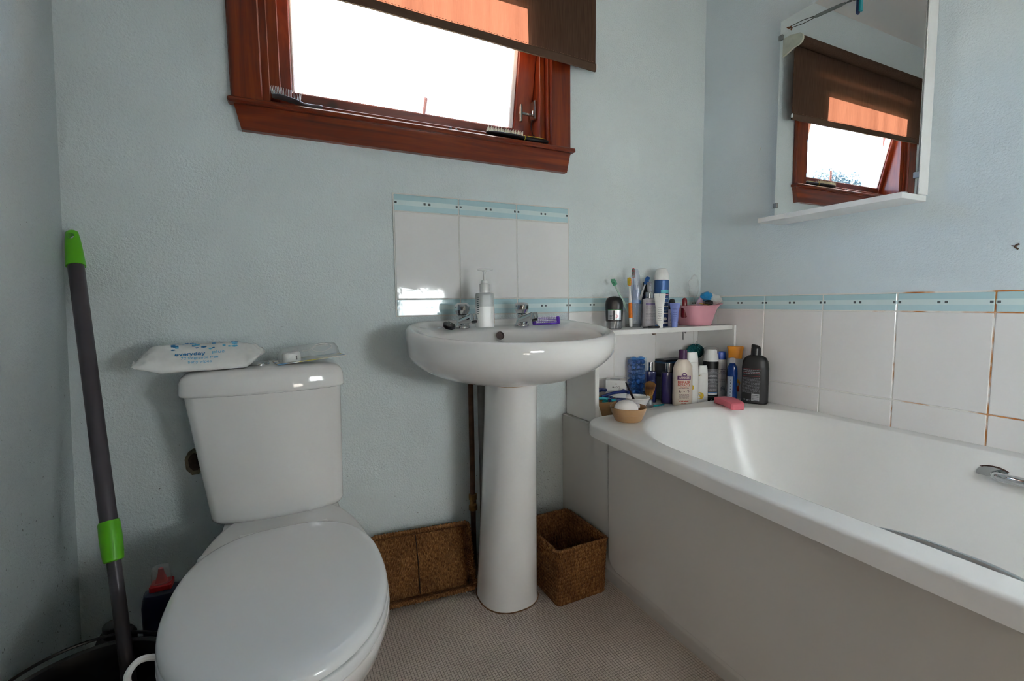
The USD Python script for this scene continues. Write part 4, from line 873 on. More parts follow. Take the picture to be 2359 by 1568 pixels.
# tumbler of toothbrushes
x, y = -.399, -.060
tg = thing('tumbler', 'clear glass tumbler holding toothbrushes on the top shelf', 'glass', (x, y, SH))
part(tg, 'glass', lathe([(.0285, 0), (.0295, .003), (.0325, .084), (.0318, .0845), (.0305, .083), (.0275, .012), (.004, .011)], (x, y, SH), 44, True), clear_mat('tumbler_glass', tint=(.93, .95, .95), haze=.06, hazecol=(.7, .72, .72)))
part(tg, 'base', lathe([(.026, .0005), (.0272, .003), (.0272, .0105), (.004, .0108)], (x, y, SH), 36), clear_mat('tumbler_foot', tint=(.7, .73, .73), haze=.25, hazecol=(.5, .52, .52)))
def toothbrush(label, cat, p0, p1, hand, head, bris, side, hl=.030, two=None, grp=None):
    """From the foot of the handle p0 to the tip of the head p1; side: the way the bristles point."""
    p0, p1 = np.array(p0), np.array(p1); L_ = np.linalg.norm(p1 - p0); z = (p1 - p0) / L_; s_ = np.array(side, float); s_ -= z * (s_ @ z); s_ /= np.linalg.norm(s_); w = np.cross(z, s_)
    b = thing('toothbrush', label, cat, tuple(p0), grp)
    a = np.arange(16) * 2 * np.pi / 16
    def sec(prof): return loft([p0 + z * (q * L_) + w * (ra * np.cos(a))[:, None] + s_ * (rb * np.sin(a))[:, None] for q, ra, rb in prof])
    f = 1 - hl / L_; n = f - .10
    part(b, 'handle', sec([(0, .003, .003), (.02, .0055, .0045), (.30, .0065, .005), (.52, .0055, .0045), (.60, .0050, .0042), (n, .0028, .0026), (f, .0028, .0026)]), hand)
    part(b, 'head', sec([(f, .0030, .0024), (f + .02, .0062, .0024), (1 - .03, .0062, .0024), (1, .003, .0016)]), head)
    bb_ = []
    for k in range(6):
        for j in (-1, 0, 1):
            q = p0 + z * (L_ * (f + (1 - f) * (k + .8) / 6.8)) + w * j * .0038; bb_.append(tube([q + s_ * .002, q + s_ * .012], .0017, 6))
    part(b, 'bristles', cat_(*bb_), bris, kind='stuff')
    if two: part(b, 'grip_inlay', sec([(.18, .0069, .0048), (.30, .0071, .0053), (.45, .0064, .0050), (.50, .0055, .0044)]), two)
    return b
MG, MO, MY, MB_, MW = M('brush_green', '#2c8a5d', .3, vary=.05, vscale=60), M('brush_orange', '#e8791c', .35, vary=.05, vscale=60), M('brush_yellow', '#e6cf2c', .4, vary=.05, vscale=60), M('brush_blue', '#1c66b8', .35, vary=.05, vscale=60), WHITEP
GP = 'toothbrushes in the tumbler'
toothbrush('green toothbrush leaning far left out of the tumbler', 'toothbrush', (-.385, -.052, SH + .014), (-.487, -.046, .952), M('brush_pale_green', '#b9d8c8', .25, trans=.3, vary=.05, vscale=60), MG, M('bristle_green', '#5fae86', .5, vary=.05, vscale=60), (.2, -1, -.1), .026, grp=GP)
toothbrush('orange and white toothbrush with yellow bristles in front of the tumbler', 'toothbrush', (-.437, -.0935, SH + .002), (-.419, -.062, .958), WHITEP, MO, MY, (-.8, -.6, 0), .030, MO, GP)
toothbrush('blue and white toothbrush leaning right out of the tumbler behind the pump bottle', 'toothbrush', (-.398, -.055, SH + .014), (-.316, -.040, .963), WHITEP, MB_, MB_, (-.2, -1, 0), .032, MB_, GP)
toothbrush('tall toothbrush with red and white head standing upright in the tumbler', 'toothbrush', (-.400, -.070, SH + .014), (-.4035, -.064, .992), M('brush_clear_blue', '#aab6cf', .3, trans=.3, vary=.05, vscale=60), M('head_red', '#d4424c', .4, vary=.05, vscale=60), M('bristle_mint', '#6f9a80', .5, vary=.1, vscale=60), (-.7, -.7, 0), .036, None, GP)
fs = [(0, .012, .004), (.08, .0155, .008), (.13, .0185, .009), (.170, .016, .008), (.196, .0085, .005)]
x, y = -.396, -.074
x -= .006
cs = thing('brush_wrapper', 'clear pale blue plastic wrapper round the tall toothbrush in the tumbler', 'wrapper', (x, y, SH + .02))
part(cs, 'film', xf(loft([sup(a, b, 2.2, 28, z) for z, a, b in fs]), (x, y, SH + .0120), face_to(x, y), ), clear_mat('wrap_film', tint=(.93, .95, 1), haze=.20, hazecol=(.6, .65, .78)))
fw_ = Flask([(0, .012, .004), (.08, .0155, .008), (.13, .0185, .009), (.170, .016, .008), (.196, .0085, .005)], 2.2, (x, y, SH + .0120), face_to(x, y))
part(cs, 'band', fw_.label(-.0155, .0155, .075, .086, .0005), M('band_blue', '#7f9cc4', .4, vary=.08, vscale=60), True)
part(cs, 'stripe', cat_(*[fw_.label(k, k + .0016, .012, .070, .0005) for k in (-.007, -.002, .003)], *[fw_.label(k, k + .0016, .092, .140, .0005) for k in (-.008, -.001, .006)]), M('stripe_blue', '#5d7bb0', .4, vary=.08, vscale=60), False)

# pump bottle
x, y = -.366, -.107
t = thing('pump_bottle', 'pale grey pump bottle with silver collar and purple label line beside the tumbler', 'bottle', (x, y, SH))
f_ = Flask([(0, .0215, .0175), (.003, .0235, .0195), (.095, .0235, .0195), (.101, .0225, .0185), (.1045, .011, .011)], 2.4, (x, y, SH), face_to(x, y, .1))
GREYB = M('bottle_pale_grey', '#bdbbc2', .32, vary=.04, vscale=20)
part(t, 'body', f_.body(), GREYB)
part(t, 'collar', f_.place(lathe([(.0125, .104), (.0135, .105), (.0135, .124), (.0128, .1255)], n=28)), CHROME)
part(t, 'pump', f_.place(cat_(lathe([(.006, .1255), (.0075, .132), (.0085, .155), (.0080, .160), (.003, .1605)], n=24), tube([(0, 0, .154), (0, -.016, .153), (0, -.020, .149)], .0035, 10))), M('pump_grey', '#9fa1a5', .3, trans=.2, vary=.05, vscale=40))
part(t, 'label', f_.label(-.0135, .020, .079, .087), M('label_violet', '#7c6f9c', .4, vary=.08, vscale=60), True)
part(t, 'print', f_.lines(-.0135, .020, list(np.arange(.012, .076, .0042)) + [.0905, .094], .0011, .0006, 4), INKG, False, kind='stuff')

# tall blue can
x, y = -.283, -.079
t = thing('shaving_foam_can', 'tall blue shaving foam can with white domed cap at the back of the top shelf', 'spray can', (x, y, SH))
f_ = Flask([(0, .0255, .0255), (.003, .0262, .0262), (.168, .0262, .0262), (.172, .025, .025)], 2, (x, y, SH), face_to(x, y, .05))
part(t, 'can', f_.body([(0, .0250, .0250), (.003, .0262, .0262), (.167, .0262, .0262), (.170, .0255, .0255)]), M('can_blue', '#41659b', .3, .3, vary=.06, vscale=12))
part(t, 'cap', f_.place(lathe([(.0262, .1705), (.0262, .184), (.0245, .1935), (.0235, .195), (.0210, .2035), (.0195, .205), (.0185, .210), (.0130, .213), (.005, .2138)], n=40)), WHITEP)
part(t, 'label', f_.label(-.004, .024, .123, .134), M('label_cyan', '#52b7c4', .4, vary=.05, vscale=60), True)
part(t, 'label', f_.label(-.004, .024, .110, .122), M('label_deep_navy', '#27335f', .4, vary=.05, vscale=60), True)
part(t, 'print', cat_(f_.lines(-.002, .023, [.1145], .004, .0007, 8)), M('ink_pinkish', '#d9a0b4', .4, vary=.05, vscale=60), False)
part(t, 'print', cat_(f_.lines(.004, .023, [.10, .086, .072, .058], .003, .0006, 9), f_.label(.0, .024, .046, .050, .0006), f_.shape(Point(.013, .028).buffer(.006), .0006), f_.label(.004, .023, .010, .016, .0006)), WHITEP, False)
part(t, 'label', f_.label(-.01, .0255, .002, .045), M('label_navy_low', '#2b3f78', .4, vary=.05, vscale=60), True)

# white tube on its cap
def squeeze_tube(name, label, x, y, m, capm, h, wt, wb, rz, ink, cath=.016):
    t = thing(name, label, 'tube', (x, y, SH))
    b = Flask([(cath, wb, wb * .85), (cath + .01, wb * 1.04, wb * .85), (h * .6, wb * 1.1, wb * .55), (h - .008, wt, .003), (h, wt, .0016)], 2.2, (x, y, SH), rz)
    part(t, 'body', b.body(), m); part(t, 'cap', b.place(lathe([(wb * .82, 0), (wb * .9, .002), (wb * .9, cath - .0005)], n=28)), capm)
    part(t, 'crimp', b.label(-wt * .98, wt * .98, h - .007, h - .0005, .0012), m, False)
    part(t, 'print', cat_(b.lines(-wb * .55, wb * .6, list(np.arange(.026, h * .62, .0062)), .0012, .0009, 6)), ink, False, kind='stuff')
    return t, b
t, b = squeeze_tube('cream_tube', 'white squeeze tube standing on its cap in front of the tall blue can', -.369, -.1625, M('tube_white', '#e6e6e3', .3, vary=.03, vscale=30), WHITEP, .1195, .0192, .0128, face_to(-.369, -.1625, .05), INKG)
part(t, 'mark', b.label(-.001, .001, .108, .1192, .0018), BLACK, False)
t, b = squeeze_tube('lotion_tube', 'lilac blue squeeze tube standing on its cap beside the pink basket', -.2945, -.158, M('tube_lilac', '#7484c8', .35, vary=.04, vscale=30), M('tube_lilac_cap', '#7f90d2', .3, vary=.04, vscale=30), .0865, .0178, .0118, face_to(-.2945, -.158, .1), M('ink_navy', '#3c4788', .5, vary=.06, vscale=60), .020)
part(t, 'print', b.text('nudes', .006, 0, .066, .0016, False, .016), M('ink_navy2', '#323d7c', .5, vary=.06, vscale=60), False)

# small bottle with black cap; another black cap and blue thing behind
x, y = -.272, -.121
t = thing('small_bottle', 'small lilac white bottle with glossy black cap between tall can and lilac tube', 'bottle', (x, y, SH))
f_ = Flask([(0, .0118, .0118), (.002, .0128, .0128), (.060, .0128, .0128), (.063, .012, .012)], 2, (x, y, SH), face_to(x, y))
part(t, 'body', f_.body(), M('bottle_lilac_white', '#cfc8d6', .3, vary=.04, vscale=40))
part(t, 'cap', f_.place(lathe([(.0112, .0635), (.0112, .088), (.0095, .096), (.0055, .1005), (.001, .1015)], n=28)), M('gloss_black', '#141416', .12, vary=.1, vscale=40))
part(t, 'print', f_.lines(-.006, .002, np.arange(.012, .055, .0045), .0013, .0005, 11), INKG, False, kind='stuff')
x, y = -.312, -.035
t = thing('dark_bottle', 'navy bottle with black cap at the back of the shelf behind the pump bottle', 'bottle', (x, y, SH))
part(t, 'body', lathe([(.017, 0), (.0185, .002), (.0185, .105), (.015, .114), (.011, .116)], (x, y, SH), 28), M('bottle_navy', '#1b2450', .25, vary=.08, vscale=30))
part(t, 'cap', lathe([(.0155, .1165), (.016, .118), (.016, .160), (.0145, .1645), (.003, .165)], (x, y, SH), 28), BLACK)
x, y = -.353, -.028
single('blue_sachet', xf(loft([sup(a, b, 2.4, 24, z) for z, a, b in ((0, .012, .004), (.06, .013, .006), (.12, .012, .004), (.137, .013, .0012))]), (x, y, SH), face_to(x, y)), M('sachet_blue', '#4d86b4', .35, vary=.15, vscale=50), 'light blue sachet standing at the back between tumbler and pump bottle', 'sachet')
t = thing('razor', 'black disposable razor with blue tip lying on the front edge of the top shelf', 'razor', (-.40, -.160, SH))
part(t, 'handle', tube(spline([(-.437, -.158, SH + .004), (-.410, -.163, SH + .0045), (-.385, -.167, SH + .0045), (-.374, -.170, SH + .004)], 20), [.0028] * 6 + [.0038] * 8 + [.0042] * 5 + [.002], 10), BLACK)
part(t, 'tip', box(-.390, -.378, -.168, -.162, SH + .0045, SH + .012, .002), MB_)

# pink basket with its contents
x, y = -.118, -.093
PT = thing('pink_basket', 'pink plastic tub full of odds and ends at the right end of the top shelf', 'tub', (x, y, SH))
def pring(z, a0, a1, d, n=64, dz=0.0):
    r = sup((a1 - a0) / 2, d, 3.2, n, SH + z, x + (a0 + a1) / 2, y); r[:, 2] += dz * np.clip((r[:, 0] - x) / .09, -.1, 1) ** 2; return r
PK_ = [pring(0, -.058, .040, .050), pring(.003, -.061, .043, .053), pring(.035, -.070, .053, .058), pring(.060, -.078, .064, .062, dz=.004), pring(.0705, -.083, .078, .066, dz=.010), pring(.0725, -.086, .090, .070, dz=.011), pring(.0745, -.086, .090, .070, dz=.011), pring(.0745, -.081, .080, .065, dz=.010), pring(.050, -.072, .058, .058), pring(.006, -.057, .039, .049)]
part(PT, 'tub', loft(PK_), M('tub_pink', '#dd9da9', .4, vary=.03, vscale=20), 50)
# what lies in it: each its own thing
def crumple(name, label, cat, c, s, m, seed, sub=4, amp=.35, fq=40):
    b = trimesh.creation.icosphere(subdivisions=sub, radius=1.0); v = b.vertices
    n = meshkit.fbm(v * 2.2 + seed * 7.1, 4, seed); n2 = np.abs(meshkit.fbm(v * 4.5 + seed, 3, seed + 5) - .5)
    b.vertices = v * (1 + amp * (n - .5) * 2 - amp * .8 * n2)[:, None] * np.array(s) + np.array(c)
    return single(name, b, m, label, cat, smooth=25)
FILMC = clear_mat('bag_clear', gloss=.12, haze=.13, hazecol=(.75, .76, .76))
crumple('plastic_bag', 'crumpled clear plastic bag sticking up behind the pink tub', 'bag', (-.086, -.045, SH + .150), (.024, .014, .046), FILMC, 3)
crumple('plastic_wrap', 'crumpled whitish plastic wrapping on the right of the pink tub', 'wrapping', (-.052, -.105, SH + .096), (.040, .032, .022), clear_mat('wrap_white', gloss=.2, haze=.55, hazecol=(.78, .77, .74)), 5)
crumple('blue_packet', 'bright blue and white packet end poking out of the pink tub', 'packet', (-.088, -.110, SH + .108), (.027, .020, .017), M('packet_blue', '#1f8ac6', .35, vary=.05, vscale=30), 8, amp=.2)
crumple('black_pouch', 'small black and yellow pouch lying on top in the pink tub', 'pouch', (-.098, -.132, SH + .085), (.019, .012, .010), M('pouch_black', '#1d1815', .6, bump=.4, bscale=200, vary=.3, vscale=60), 11, amp=.25)
t = thing('nail_varnish', 'dark red varnish bottle cap showing at the left of the pink tub', 'bottle', (-.187, -.098, SH + .03))
part(t, 'body', lathe([(.010, .03), (.0125, .034), (.0125, .066), (.008, .072)], (-.187, -.098, SH), 24), M('varnish_glass', '#6a1420', .1, vary=.05, vscale=60))
part(t, 'cap', lathe([(.0090, .0725), (.0098, .076), (.0090, .096), (.006, .103), (.001, .1045)], (-.187, -.098, SH), 24), M('varnish_cap', '#7c1620', .2, vary=.08, vscale=60))
single('soap_pouch', xf(T(loft([sup(a, b, 2.6, 24, z) for z, a, b in ((0, .014, .004), (.012, .018, .009), (.045, .018, .009), (.06, .016, .003))])), (-.142, -.120, SH + .0730), .5, 0, 1.2), M('pouch_mauve', '#c0a0b4', .35, vary=.08, vscale=40), 'mauve pouch lying in the pink tub beside the red cap', 'pouch')
single('gold_sachet', xf(box(-.022, .022, -.008, .008, 0, .003, .001), (-.142, -.150, SH + .0785), .1, .15, .12), mat('sachet_gold', {'g': ('geometry', {}), 'n': ('noise_texture', {'scale': 45.0, 'detail': 2.0}), 'r': ('rgb_ramp', {'ramp': [(.42, S('#8c1a1a')), (.47, S('#d8b24a')), (.6, S('#d8b24a')), (.66, S('#3a2a18'))]}), 'p': ('principled_bsdf', {'roughness': .3, 'metallic': .4})}, [('g.position', 'n.vector'), ('n.fac', 'r.fac'), ('r.color', 'p.base_color')], 'p.BSDF'), 'gold and red sachet along the front rim of the pink tub', 'sachet')

# ------------------------------------------------------------------ things on the base board
SB = .4902
# shampoo: AUSSIE REPAIR MIRACLE
x, y = -.2455, -.152
t = thing('shampoo_bottle', 'cream shampoo bottle with purple cap and purple banner at the front of the base board', 'bottle', (x, y, SB))
f_ = Flask([(0, .0325, .0205), (.003, .0345, .0225), (.02, .0350, .0230), (.110, .0350, .0230), (.138, .0335, .0220), (.155, .0285, .0195), (.166, .0195, .0165), (.1705, .0140, .0135)], 2.15, (x, y, SB), -.52)
part(t, 'body', f_.body(), M('shampoo_cream', '#d9cabb', .32, vary=.02, vscale=20))
part(t, 'cap', f_.place(lathe([(.0138, .171), (.0142, .1725), (.0142, .2035), (.0132, .2055), (.003, .206)], n=36)), M('cap_purple', '#4a2550', .35, vary=.05, vscale=40))
AP, AR = M('print_purple', '#5a1f5e', .4, vary=.04, vscale=60), M('print_red', '#b5402c', .4, vary=.04, vscale=60)
part(t, 'banner', cat_(f_.label(-.0235, .0235, .0985, .113, .0004), f_.shape(Point(0, .114).buffer(.0095).intersection(polyrect(-.02, .02, .1125, .14)), .0004)), AP, True, label='purple banner with a round badge')
part(t, 'lettering', cat_(f_.text('AUSSIE', .0072, 0, .1058, .0011, True, .037), f_.shape(Polygon([(-.005, .1165), (-.0035, .1185), (0, .1195), (.0035, .1180), (.0055, .1160), (.003, .1168), (.0015, .1145), (.0005, .1165), (-.0022, .1162)]), .0011)), M('letter_cream', '#e6d9cc', .4, vary=.02, vscale=60), False)
part(t, 'lettering', cat_(f_.text('REPAIR', .0098, 0, .0890, .0008, True, .0435), f_.text('MIRACLE', .0072, 0, .0785, .0008, True, .0435), f_.text('SHAMPOO', .0030, 0, .0710, .0008, False, .030)), AR, False, label='red product lettering')
part(t, 'print', cat_(f_.lines(-.02, .02, [.0665], .0012, .0006, 2), f_.shape(Point(-.014, .056).buffer(.0042).difference(Point(-.0128, .057).buffer(.003)), .0006), f_.shape(Point(0, .056).buffer(.0022), .0006), f_.shape(Point(.014, .056).buffer(.0042).difference(Point(.0132, .0548).buffer(.003)), .0006), f_.lines(-.017, .018, [.044, .040, .037, .034, .031], .0012, .0006, 3)), M('print_brown', '#6b4a52', .5, vary=.05, vscale=60), False)
part(t, 'print', cat_(f_.lines(-.018, .018, [.0185], .0022, .0006, 5), f_.lines(-.010, .010, [.012], .0016, .0006, 6), f_.lines(-.021, .021, [.024], .0006, .0006, 7)), AR, False)
# two white bottles
def white_bottle(label, x, y, h, a, b, rz, deco):
    t = thing('lotion_bottle', label, 'bottle', (x, y, SB))
    f = Flask([(0, a * .9, b * .85), (.003, a, b), (h * .5, a * 1.02, b), (h * .80, a * .95, b * .95), (h * .806, a * .95, b * .95)], 3, (x, y, SB), rz)
    part(t, 'body', f.body(), M('bottle_white', '#e7e6e3', .28, vary=.02, vscale=20))
    part(t, 'cap', f.body([(h * .809, a * .93, b * .93), (h * .90, a * .87, b * .9), (h * .985, a * .76, b * .82), (h, a * .70, b * .72)]), WHITEP)
    part(t, 'badge', f.shape(Point(deco[0], deco[1]).buffer(deco[2]), .0005), M('badge_yellow', '#e2bf2a', .4, vary=.05, vscale=60), False)
    part(t, 'print', f.lines(deco[0] - .008, deco[0] + .003, [deco[1] + .075, deco[1] + .079, deco[1] + .005], .0015, .0007, 5), M('print_khaki', '#8d7c34', .5, vary=.05, vscale=60), False)
white_bottle('taller white flat bottle with yellow badge behind the cream shampoo bottle', -.187, -.138, .192, .0245, .0155, -.42, (-.006, .062, .010))
white_bottle('shorter white flat bottle with yellow badge left of the black gel can', -.151, -.157, .142, .0195, .0120, -.42, (-.012, .030, .013))
# shaving gel can
x, y = -.1015, -.150
t = thing('shaving_gel_can', 'black and grey shaving gel can with white cap under a clear lid', 'spray can', (x, y, SB))
f_ = Flask([(0, .0255, .0255), (.004, .0275, .0275), (.150, .0275, .0275), (.155, .026, .026)], 2, (x, y, SB), face_to(x, y, .05))
part(t, 'can', f_.body([(0, .0255, .0255), (.004, .0275, .0275), (.150, .0275, .0275), (.1545, .026, .026)]), M('can_black', '#1c1c1f', .3, .3, vary=.1, vscale=20))
lb = part(t, 'label', f_.label(-.022, .0255, .038, .127), M('label_gunmetal', '#5d5c60', .4, .2, vary=.1, vscale=50), True)
part(lb, 'print', f_.lines(-.020, .024, np.arange(.046, .124, .0052), .0011, .0007, 21), M('ink_pale', '#b9b9bd', .5, vary=.05, vscale=60), False, kind='stuff')
part(t, 'band', f_.label(-.025, .0265, .030, .037), M('band_white', '#d6d8da', .3, vary=.03, vscale=60), True)
part(t, 'band', f_.label(-.025, .0265, .037, .040, .0004), M('band_blue_thin', '#3d76b8', .3, vary=.03, vscale=60), True)
part(t, 'print', cat_(f_.shape(Point(.004, .008).buffer(.0045).difference(Point(.006, .009).buffer(.0032)), .0006), f_.label(.015, .019, .004, .010, .0006), f_.lines(-.02, .02, [.022], .0011, .0006, 2)), M('ink_white', '#d8d8da', .5, vary=.04, vscale=60), False)
part(t, 'cap', f_.place(lathe([(.0268, .155), (.0272, .160), (.0262, .170), (.0215, .184), (.0205, .194), (.0165, .199), (.004, .200)], n=40)), WHITEP)
part(t, 'lid', f_.place(lathe([(.0272, .160), (.0270, .196), (.0235, .2055), (.018, .2075), (.003, .208)], n=40)), clear_mat('lid_clear', haze=.10))
# white bottle with blue cap
x, y = -.0455, -.1485
t = thing('lotion_bottle', 'white lotion bottle with bright blue cap right of the gel can', 'bottle', (x, y, SB))
f_ = Flask([(0, .0185, .0135), (.003, .0205, .0150), (.150, .0205, .0150), (.157, .0195, .0140)], 2.6, (x, y, SB), face_to(x, y, .25))
part(t, 'body', f_.body(), M('bottle_white_cool', '#e2e3e6', .3, vary=.02, vscale=20))
part(t, 'cap', f_.body([(.1575, .0165, .0122), (.182, .0160, .0120), (.187, .0140, .010), (.188, .006, .005)]), M('cap_blue', '#1d4cb0', .35, vary=.05, vscale=40))
part(t, 'lettering', cat_(f_.text("nael's", .0062, .001, .121, .0007, False, .023), f_.text('dors', .0062, .003, .112, .0007, False, .018)), M('ink_indigo', '#3b4266', .5, vary=.05, vscale=60), False)
part(t, 'print', cat_(f_.lines(-.010, .014, [.104, .101, .082, .075], .0011, .0006, 3), f_.shape(Point(.004, .045).buffer(.009).difference(Point(.004, .045).buffer(.0078)), .0006), f_.lines(-.002, .010, [.046, .043, .049], .0016, .0006, 4)), M('ink_slate', '#6d7a92', .5, vary=.05, vscale=60), False)
# mouthwash
x, y, z = -.087, -.2335, .5113
t = thing('mouthwash_bottle', 'clear bottle of deep blue mouthwash right of the blue capped bottle', 'bottle', (x, y, z))
f_ = Flask([(0, .0155, .0125), (.003, .0175, .0140), (.05, .0160, .0130), (.095, .0180, .0140), (.118, .0165, .0130), (.130, .0105, .0095), (.134, .0085, .0085)], 2.4, (x, y, z), face_to(x, y))
part(t, 'body', f_.body(), M('mouthwash_blue', '#12408c', .08, trans=.35, ior=1.36, vary=.08, vscale=30))
part(t, 'label', f_.label(-.0155, .002, .010, .086), clear_mat('label_hazy', haze=.45, hazecol=(.6, .68, .8)), True)
part(t, 'print', cat_(*[f_.label(-.006, -.004, k, k + .004, .0007) for k in np.arange(.016, .08, .011)]), INK, False)
part(t, 'cap', f_.place(lathe([(.0088, .1345), (.0100, .136), (.0095, .152), (.003, .154)], n=24)), clear_mat('cap_clear', haze=.35))
# orange capped bottle
x, y, z = -.0415, -.2075, .5113
t = thing('sun_lotion_bottle', 'pale bottle with orange cap and sun coloured print behind the black shampoo bottle', 'bottle', (x, y, z))
f_ = Flask([(0, .0245, .0135), (.003, .0265, .0155), (.11, .0275, .0160), (.135, .0270, .0155), (.146, .0255, .0150)], 2.6, (x, y, z), face_to(x, y, -.05))
part(t, 'body', f_.body(), M('bottle_grey_white', '#b9babc', .35, vary=.03, vscale=30))
part(t, 'cap', f_.body([(.1465, .0235, .0145), (.160, .0240, .0150), (.176, .0265, .0160), (.188, .0285, .0160), (.191, .026, .014), (.1915, .01, .006)]), M('cap_orange', '#e2912a', .35, vary=.05, vscale=30))
sun_lab = mat('sun_print', {'g': ('geometry', {}), 's': ('separate_xyz', {}), 'mr': ('map_range', {'from_min': z + .02, 'from_max': z + .095, 'to_min': 0.0, 'to_max': 1.0, 'clamp': True}), 'r': ('rgb_ramp', {'ramp': [(0, S('#b8301a')), (.35, S('#e06a1c')), (.75, S('#e8c23c')), (1, S('#d9cf9a'))]}), 'p': ('principled_bsdf', {'roughness': .4})},
              [('g.position', 's.vector'), ('s.z', 'mr.value'), ('mr.result', 'r.fac'), ('r.color', 'p.base_color')], 'p.BSDF')
part(t, 'label', f_.shape(Point(.003, .056).buffer(.0165).union(polyrect(-.012, .016, .024, .06)), .0004), sun_lab, False)
part(t, 'label', f_.label(-.004, .008, .108, .120), M('label_teal', '#1f6a5a', .4, vary=.05, vscale=60), True)
# black shampoo bottle
x, y, z = -.064, -.309, .5113
t = thing('black_shampoo_bottle', 'large matt black bottle with flip cap and grey printed label on the bath rim', 'bottle', (x, y, z))
f_ = Flask([(0, .0390, .0220), (.004, .0425, .0250), (.125, .0425, .0250), (.148, .0395, .0235), (.160, .0330, .0205), (.167, .0230, .0170), (.169, .0165, .0150)], 2.5, (x, y, z), face_to(x, y, -.08))
part(t, 'body', f_.body(), M('matt_black', '#19191b', .45, vary=.08, vscale=30))
part(t, 'cap', f_.place(cat_(lathe([(.0158, .1695), (.0160, .171), (.0152, .192), (.0140, .195)], n=30), loft([sup(a, b, 2.4, 28, z_, cx, 0) for z_, a, b, cx in ((.1945, .0145, .0140, 0), (.200, .0135, .0130, -.001), (.204, .0095, .010, -.005), (.2065, .004, .005, -.009))]))), M('cap_black', '#1b1b1d', .3, vary=.08, vscale=40))
part(t, 'print', f_.lines(-.0385, .018, [.0385 + k * .0042 for k in range(13)], .0022, .0005, 31), M('print_grey', '#6e6e74', .5, vary=.1, vscale=60), False, kind='stuff', label='rows of small grey print')
part(t, 'print', f_.lines(-.036, .018, [.105, .111, .117], .0024, .0005, 33), INKG, False, kind='stuff')
part(t, 'print', f_.lines(-.036, .017, [.1215, .108, .096], .0018, .0006, 34), M('print_dark_red', '#7d2028', .5, vary=.08, vscale=60), False, kind='stuff', label='rows of small dark red print')
bc = part(t, 'barcode', f_.label(-.008, .0165, .011, .036, .0005), M('label_pale', '#b5b5b8', .5, vary=.04, vscale=60), False)
part(bc, 'bars', cat_(*[f_.label(-.0055, .0145, .0135 + k, .0135 + k + w, .0009) for k, w in ((0, .0012), (.003, .0006), (.005, .0014), (.0085, .0006), (.0105, .0012), (.0135, .0006), (.0155, .0014), (.0185, .0007))]), INK, False)
part(t, 'print', cat_(f_.shape(Point(-.030, .014).buffer(.003).difference(Point(-.030, .014).buffer(.0018)), .0005), f_.shape(Point(-.021, .0125).buffer(.0028), .0005), f_.shape(Point(-.013, .0135).buffer(.003).difference(Point(-.013, .0135).buffer(.002)), .0005)), INKG, False)
# pink sponge bar
x, y = -.185, -.303
sg = box(-.055, .055, -.0245, .0245, 0, .025, .004); sg = sg.subdivide().subdivide(); v = sg.vertices; v[:, 2] += .003 * np.cos(v[:, 0] * 45) - .0015; v[:, 1] *= 1 + .05 * np.cos(v[:, 0] * 40); sg.vertices = v
single('pink_soap_bar', xf(sg, (x, y, .5125), 1.25), M('soap_pink', '#e0717f', .55, bump=.15, bscale=250, vary=.04, vscale=40), 'thick pink bar of soap lying on the end of the bath', 'soap')
# teal scrunchie on the back of the base board row
t = thing('bath_puff', 'teal net bath puff with cord hanging behind the white bottles under the top shelf', 'bath puff', (-.078, -.052, .64))
b_ = trimesh.creation.icosphere(subdivisions=4, radius=1.0); v = b_.vertices; n_ = np.abs(np.sin(7 * np.arctan2(v[:, 1], v[:, 0]) + 5 * v[:, 2] + 4 * meshkit.noise(v * 2.5, 2))); b_.vertices = v * (.72 + .32 * n_)[:, None] * [.036, .030, .028] + [-.078, -.052, .672]
part(t, 'net', b_, M('net_teal', '#0f6a70', .5, bump=.6, bscale=180, vary=.3, vscale=90), 20)
part(t, 'cord', tube(spline([(-.078, -.052, .690), (-.082, -.058, .704), (-.078, -.060, .713), (-.074, -.054, .704), (-.076, -.05, .69)], 24), .0018, 7), WHITEP)
x, y = -.088, -.040
single('purple_tub', lathe([(.026, 0), (.029, .003), (.029, .118), (.026, .124), (.022, .150), (.004, .151)], (x, y, SB), 32), M('tub_purple', '#2f2657', .35, vary=.1, vscale=20), 'dark purple tub at the back behind the two white bottles', 'tub')
# navy bottles with chrome caps
for lab, x, y, w, dp_, h1, h2 in (('slim navy bottle with narrow silver cap behind the shaving brush', -.3035, -.048, .0225, .015, .120, .152), ('wide dark purple bottle with square silver cap left of the cream shampoo bottle', -.2585, -.096, .0270, .018, .118, .151)):
    t = thing('aftershave_bottle', lab, 'bottle', (x, y, SB))
    f_ = Flask([(0, w * .93, dp_ * .9), (.003, w, dp_), (h1 - .010, w, dp_), (h1 - .003, w * .93, dp_ * .93), (h1, w * .6, dp_ * .7)], 3.2, (x, y, SB), face_to(x, y, .15))
    part(t, 'body', f_.body(), M('glass_navy' if 'slim' in lab else 'glass_purple', '#1c2350' if 'slim' in lab else '#2a2350', .12, vary=.08, vscale=30))
    k = .0085 if 'slim' in lab else .0122
    part(t, 'cap', f_.place(lathe([(k * .96, h1 + .0005), (k, h1 + .002), (k, h2 - .002), (k * .95, h2), (.002, h2 + .0003)], n=28)), CHROME)
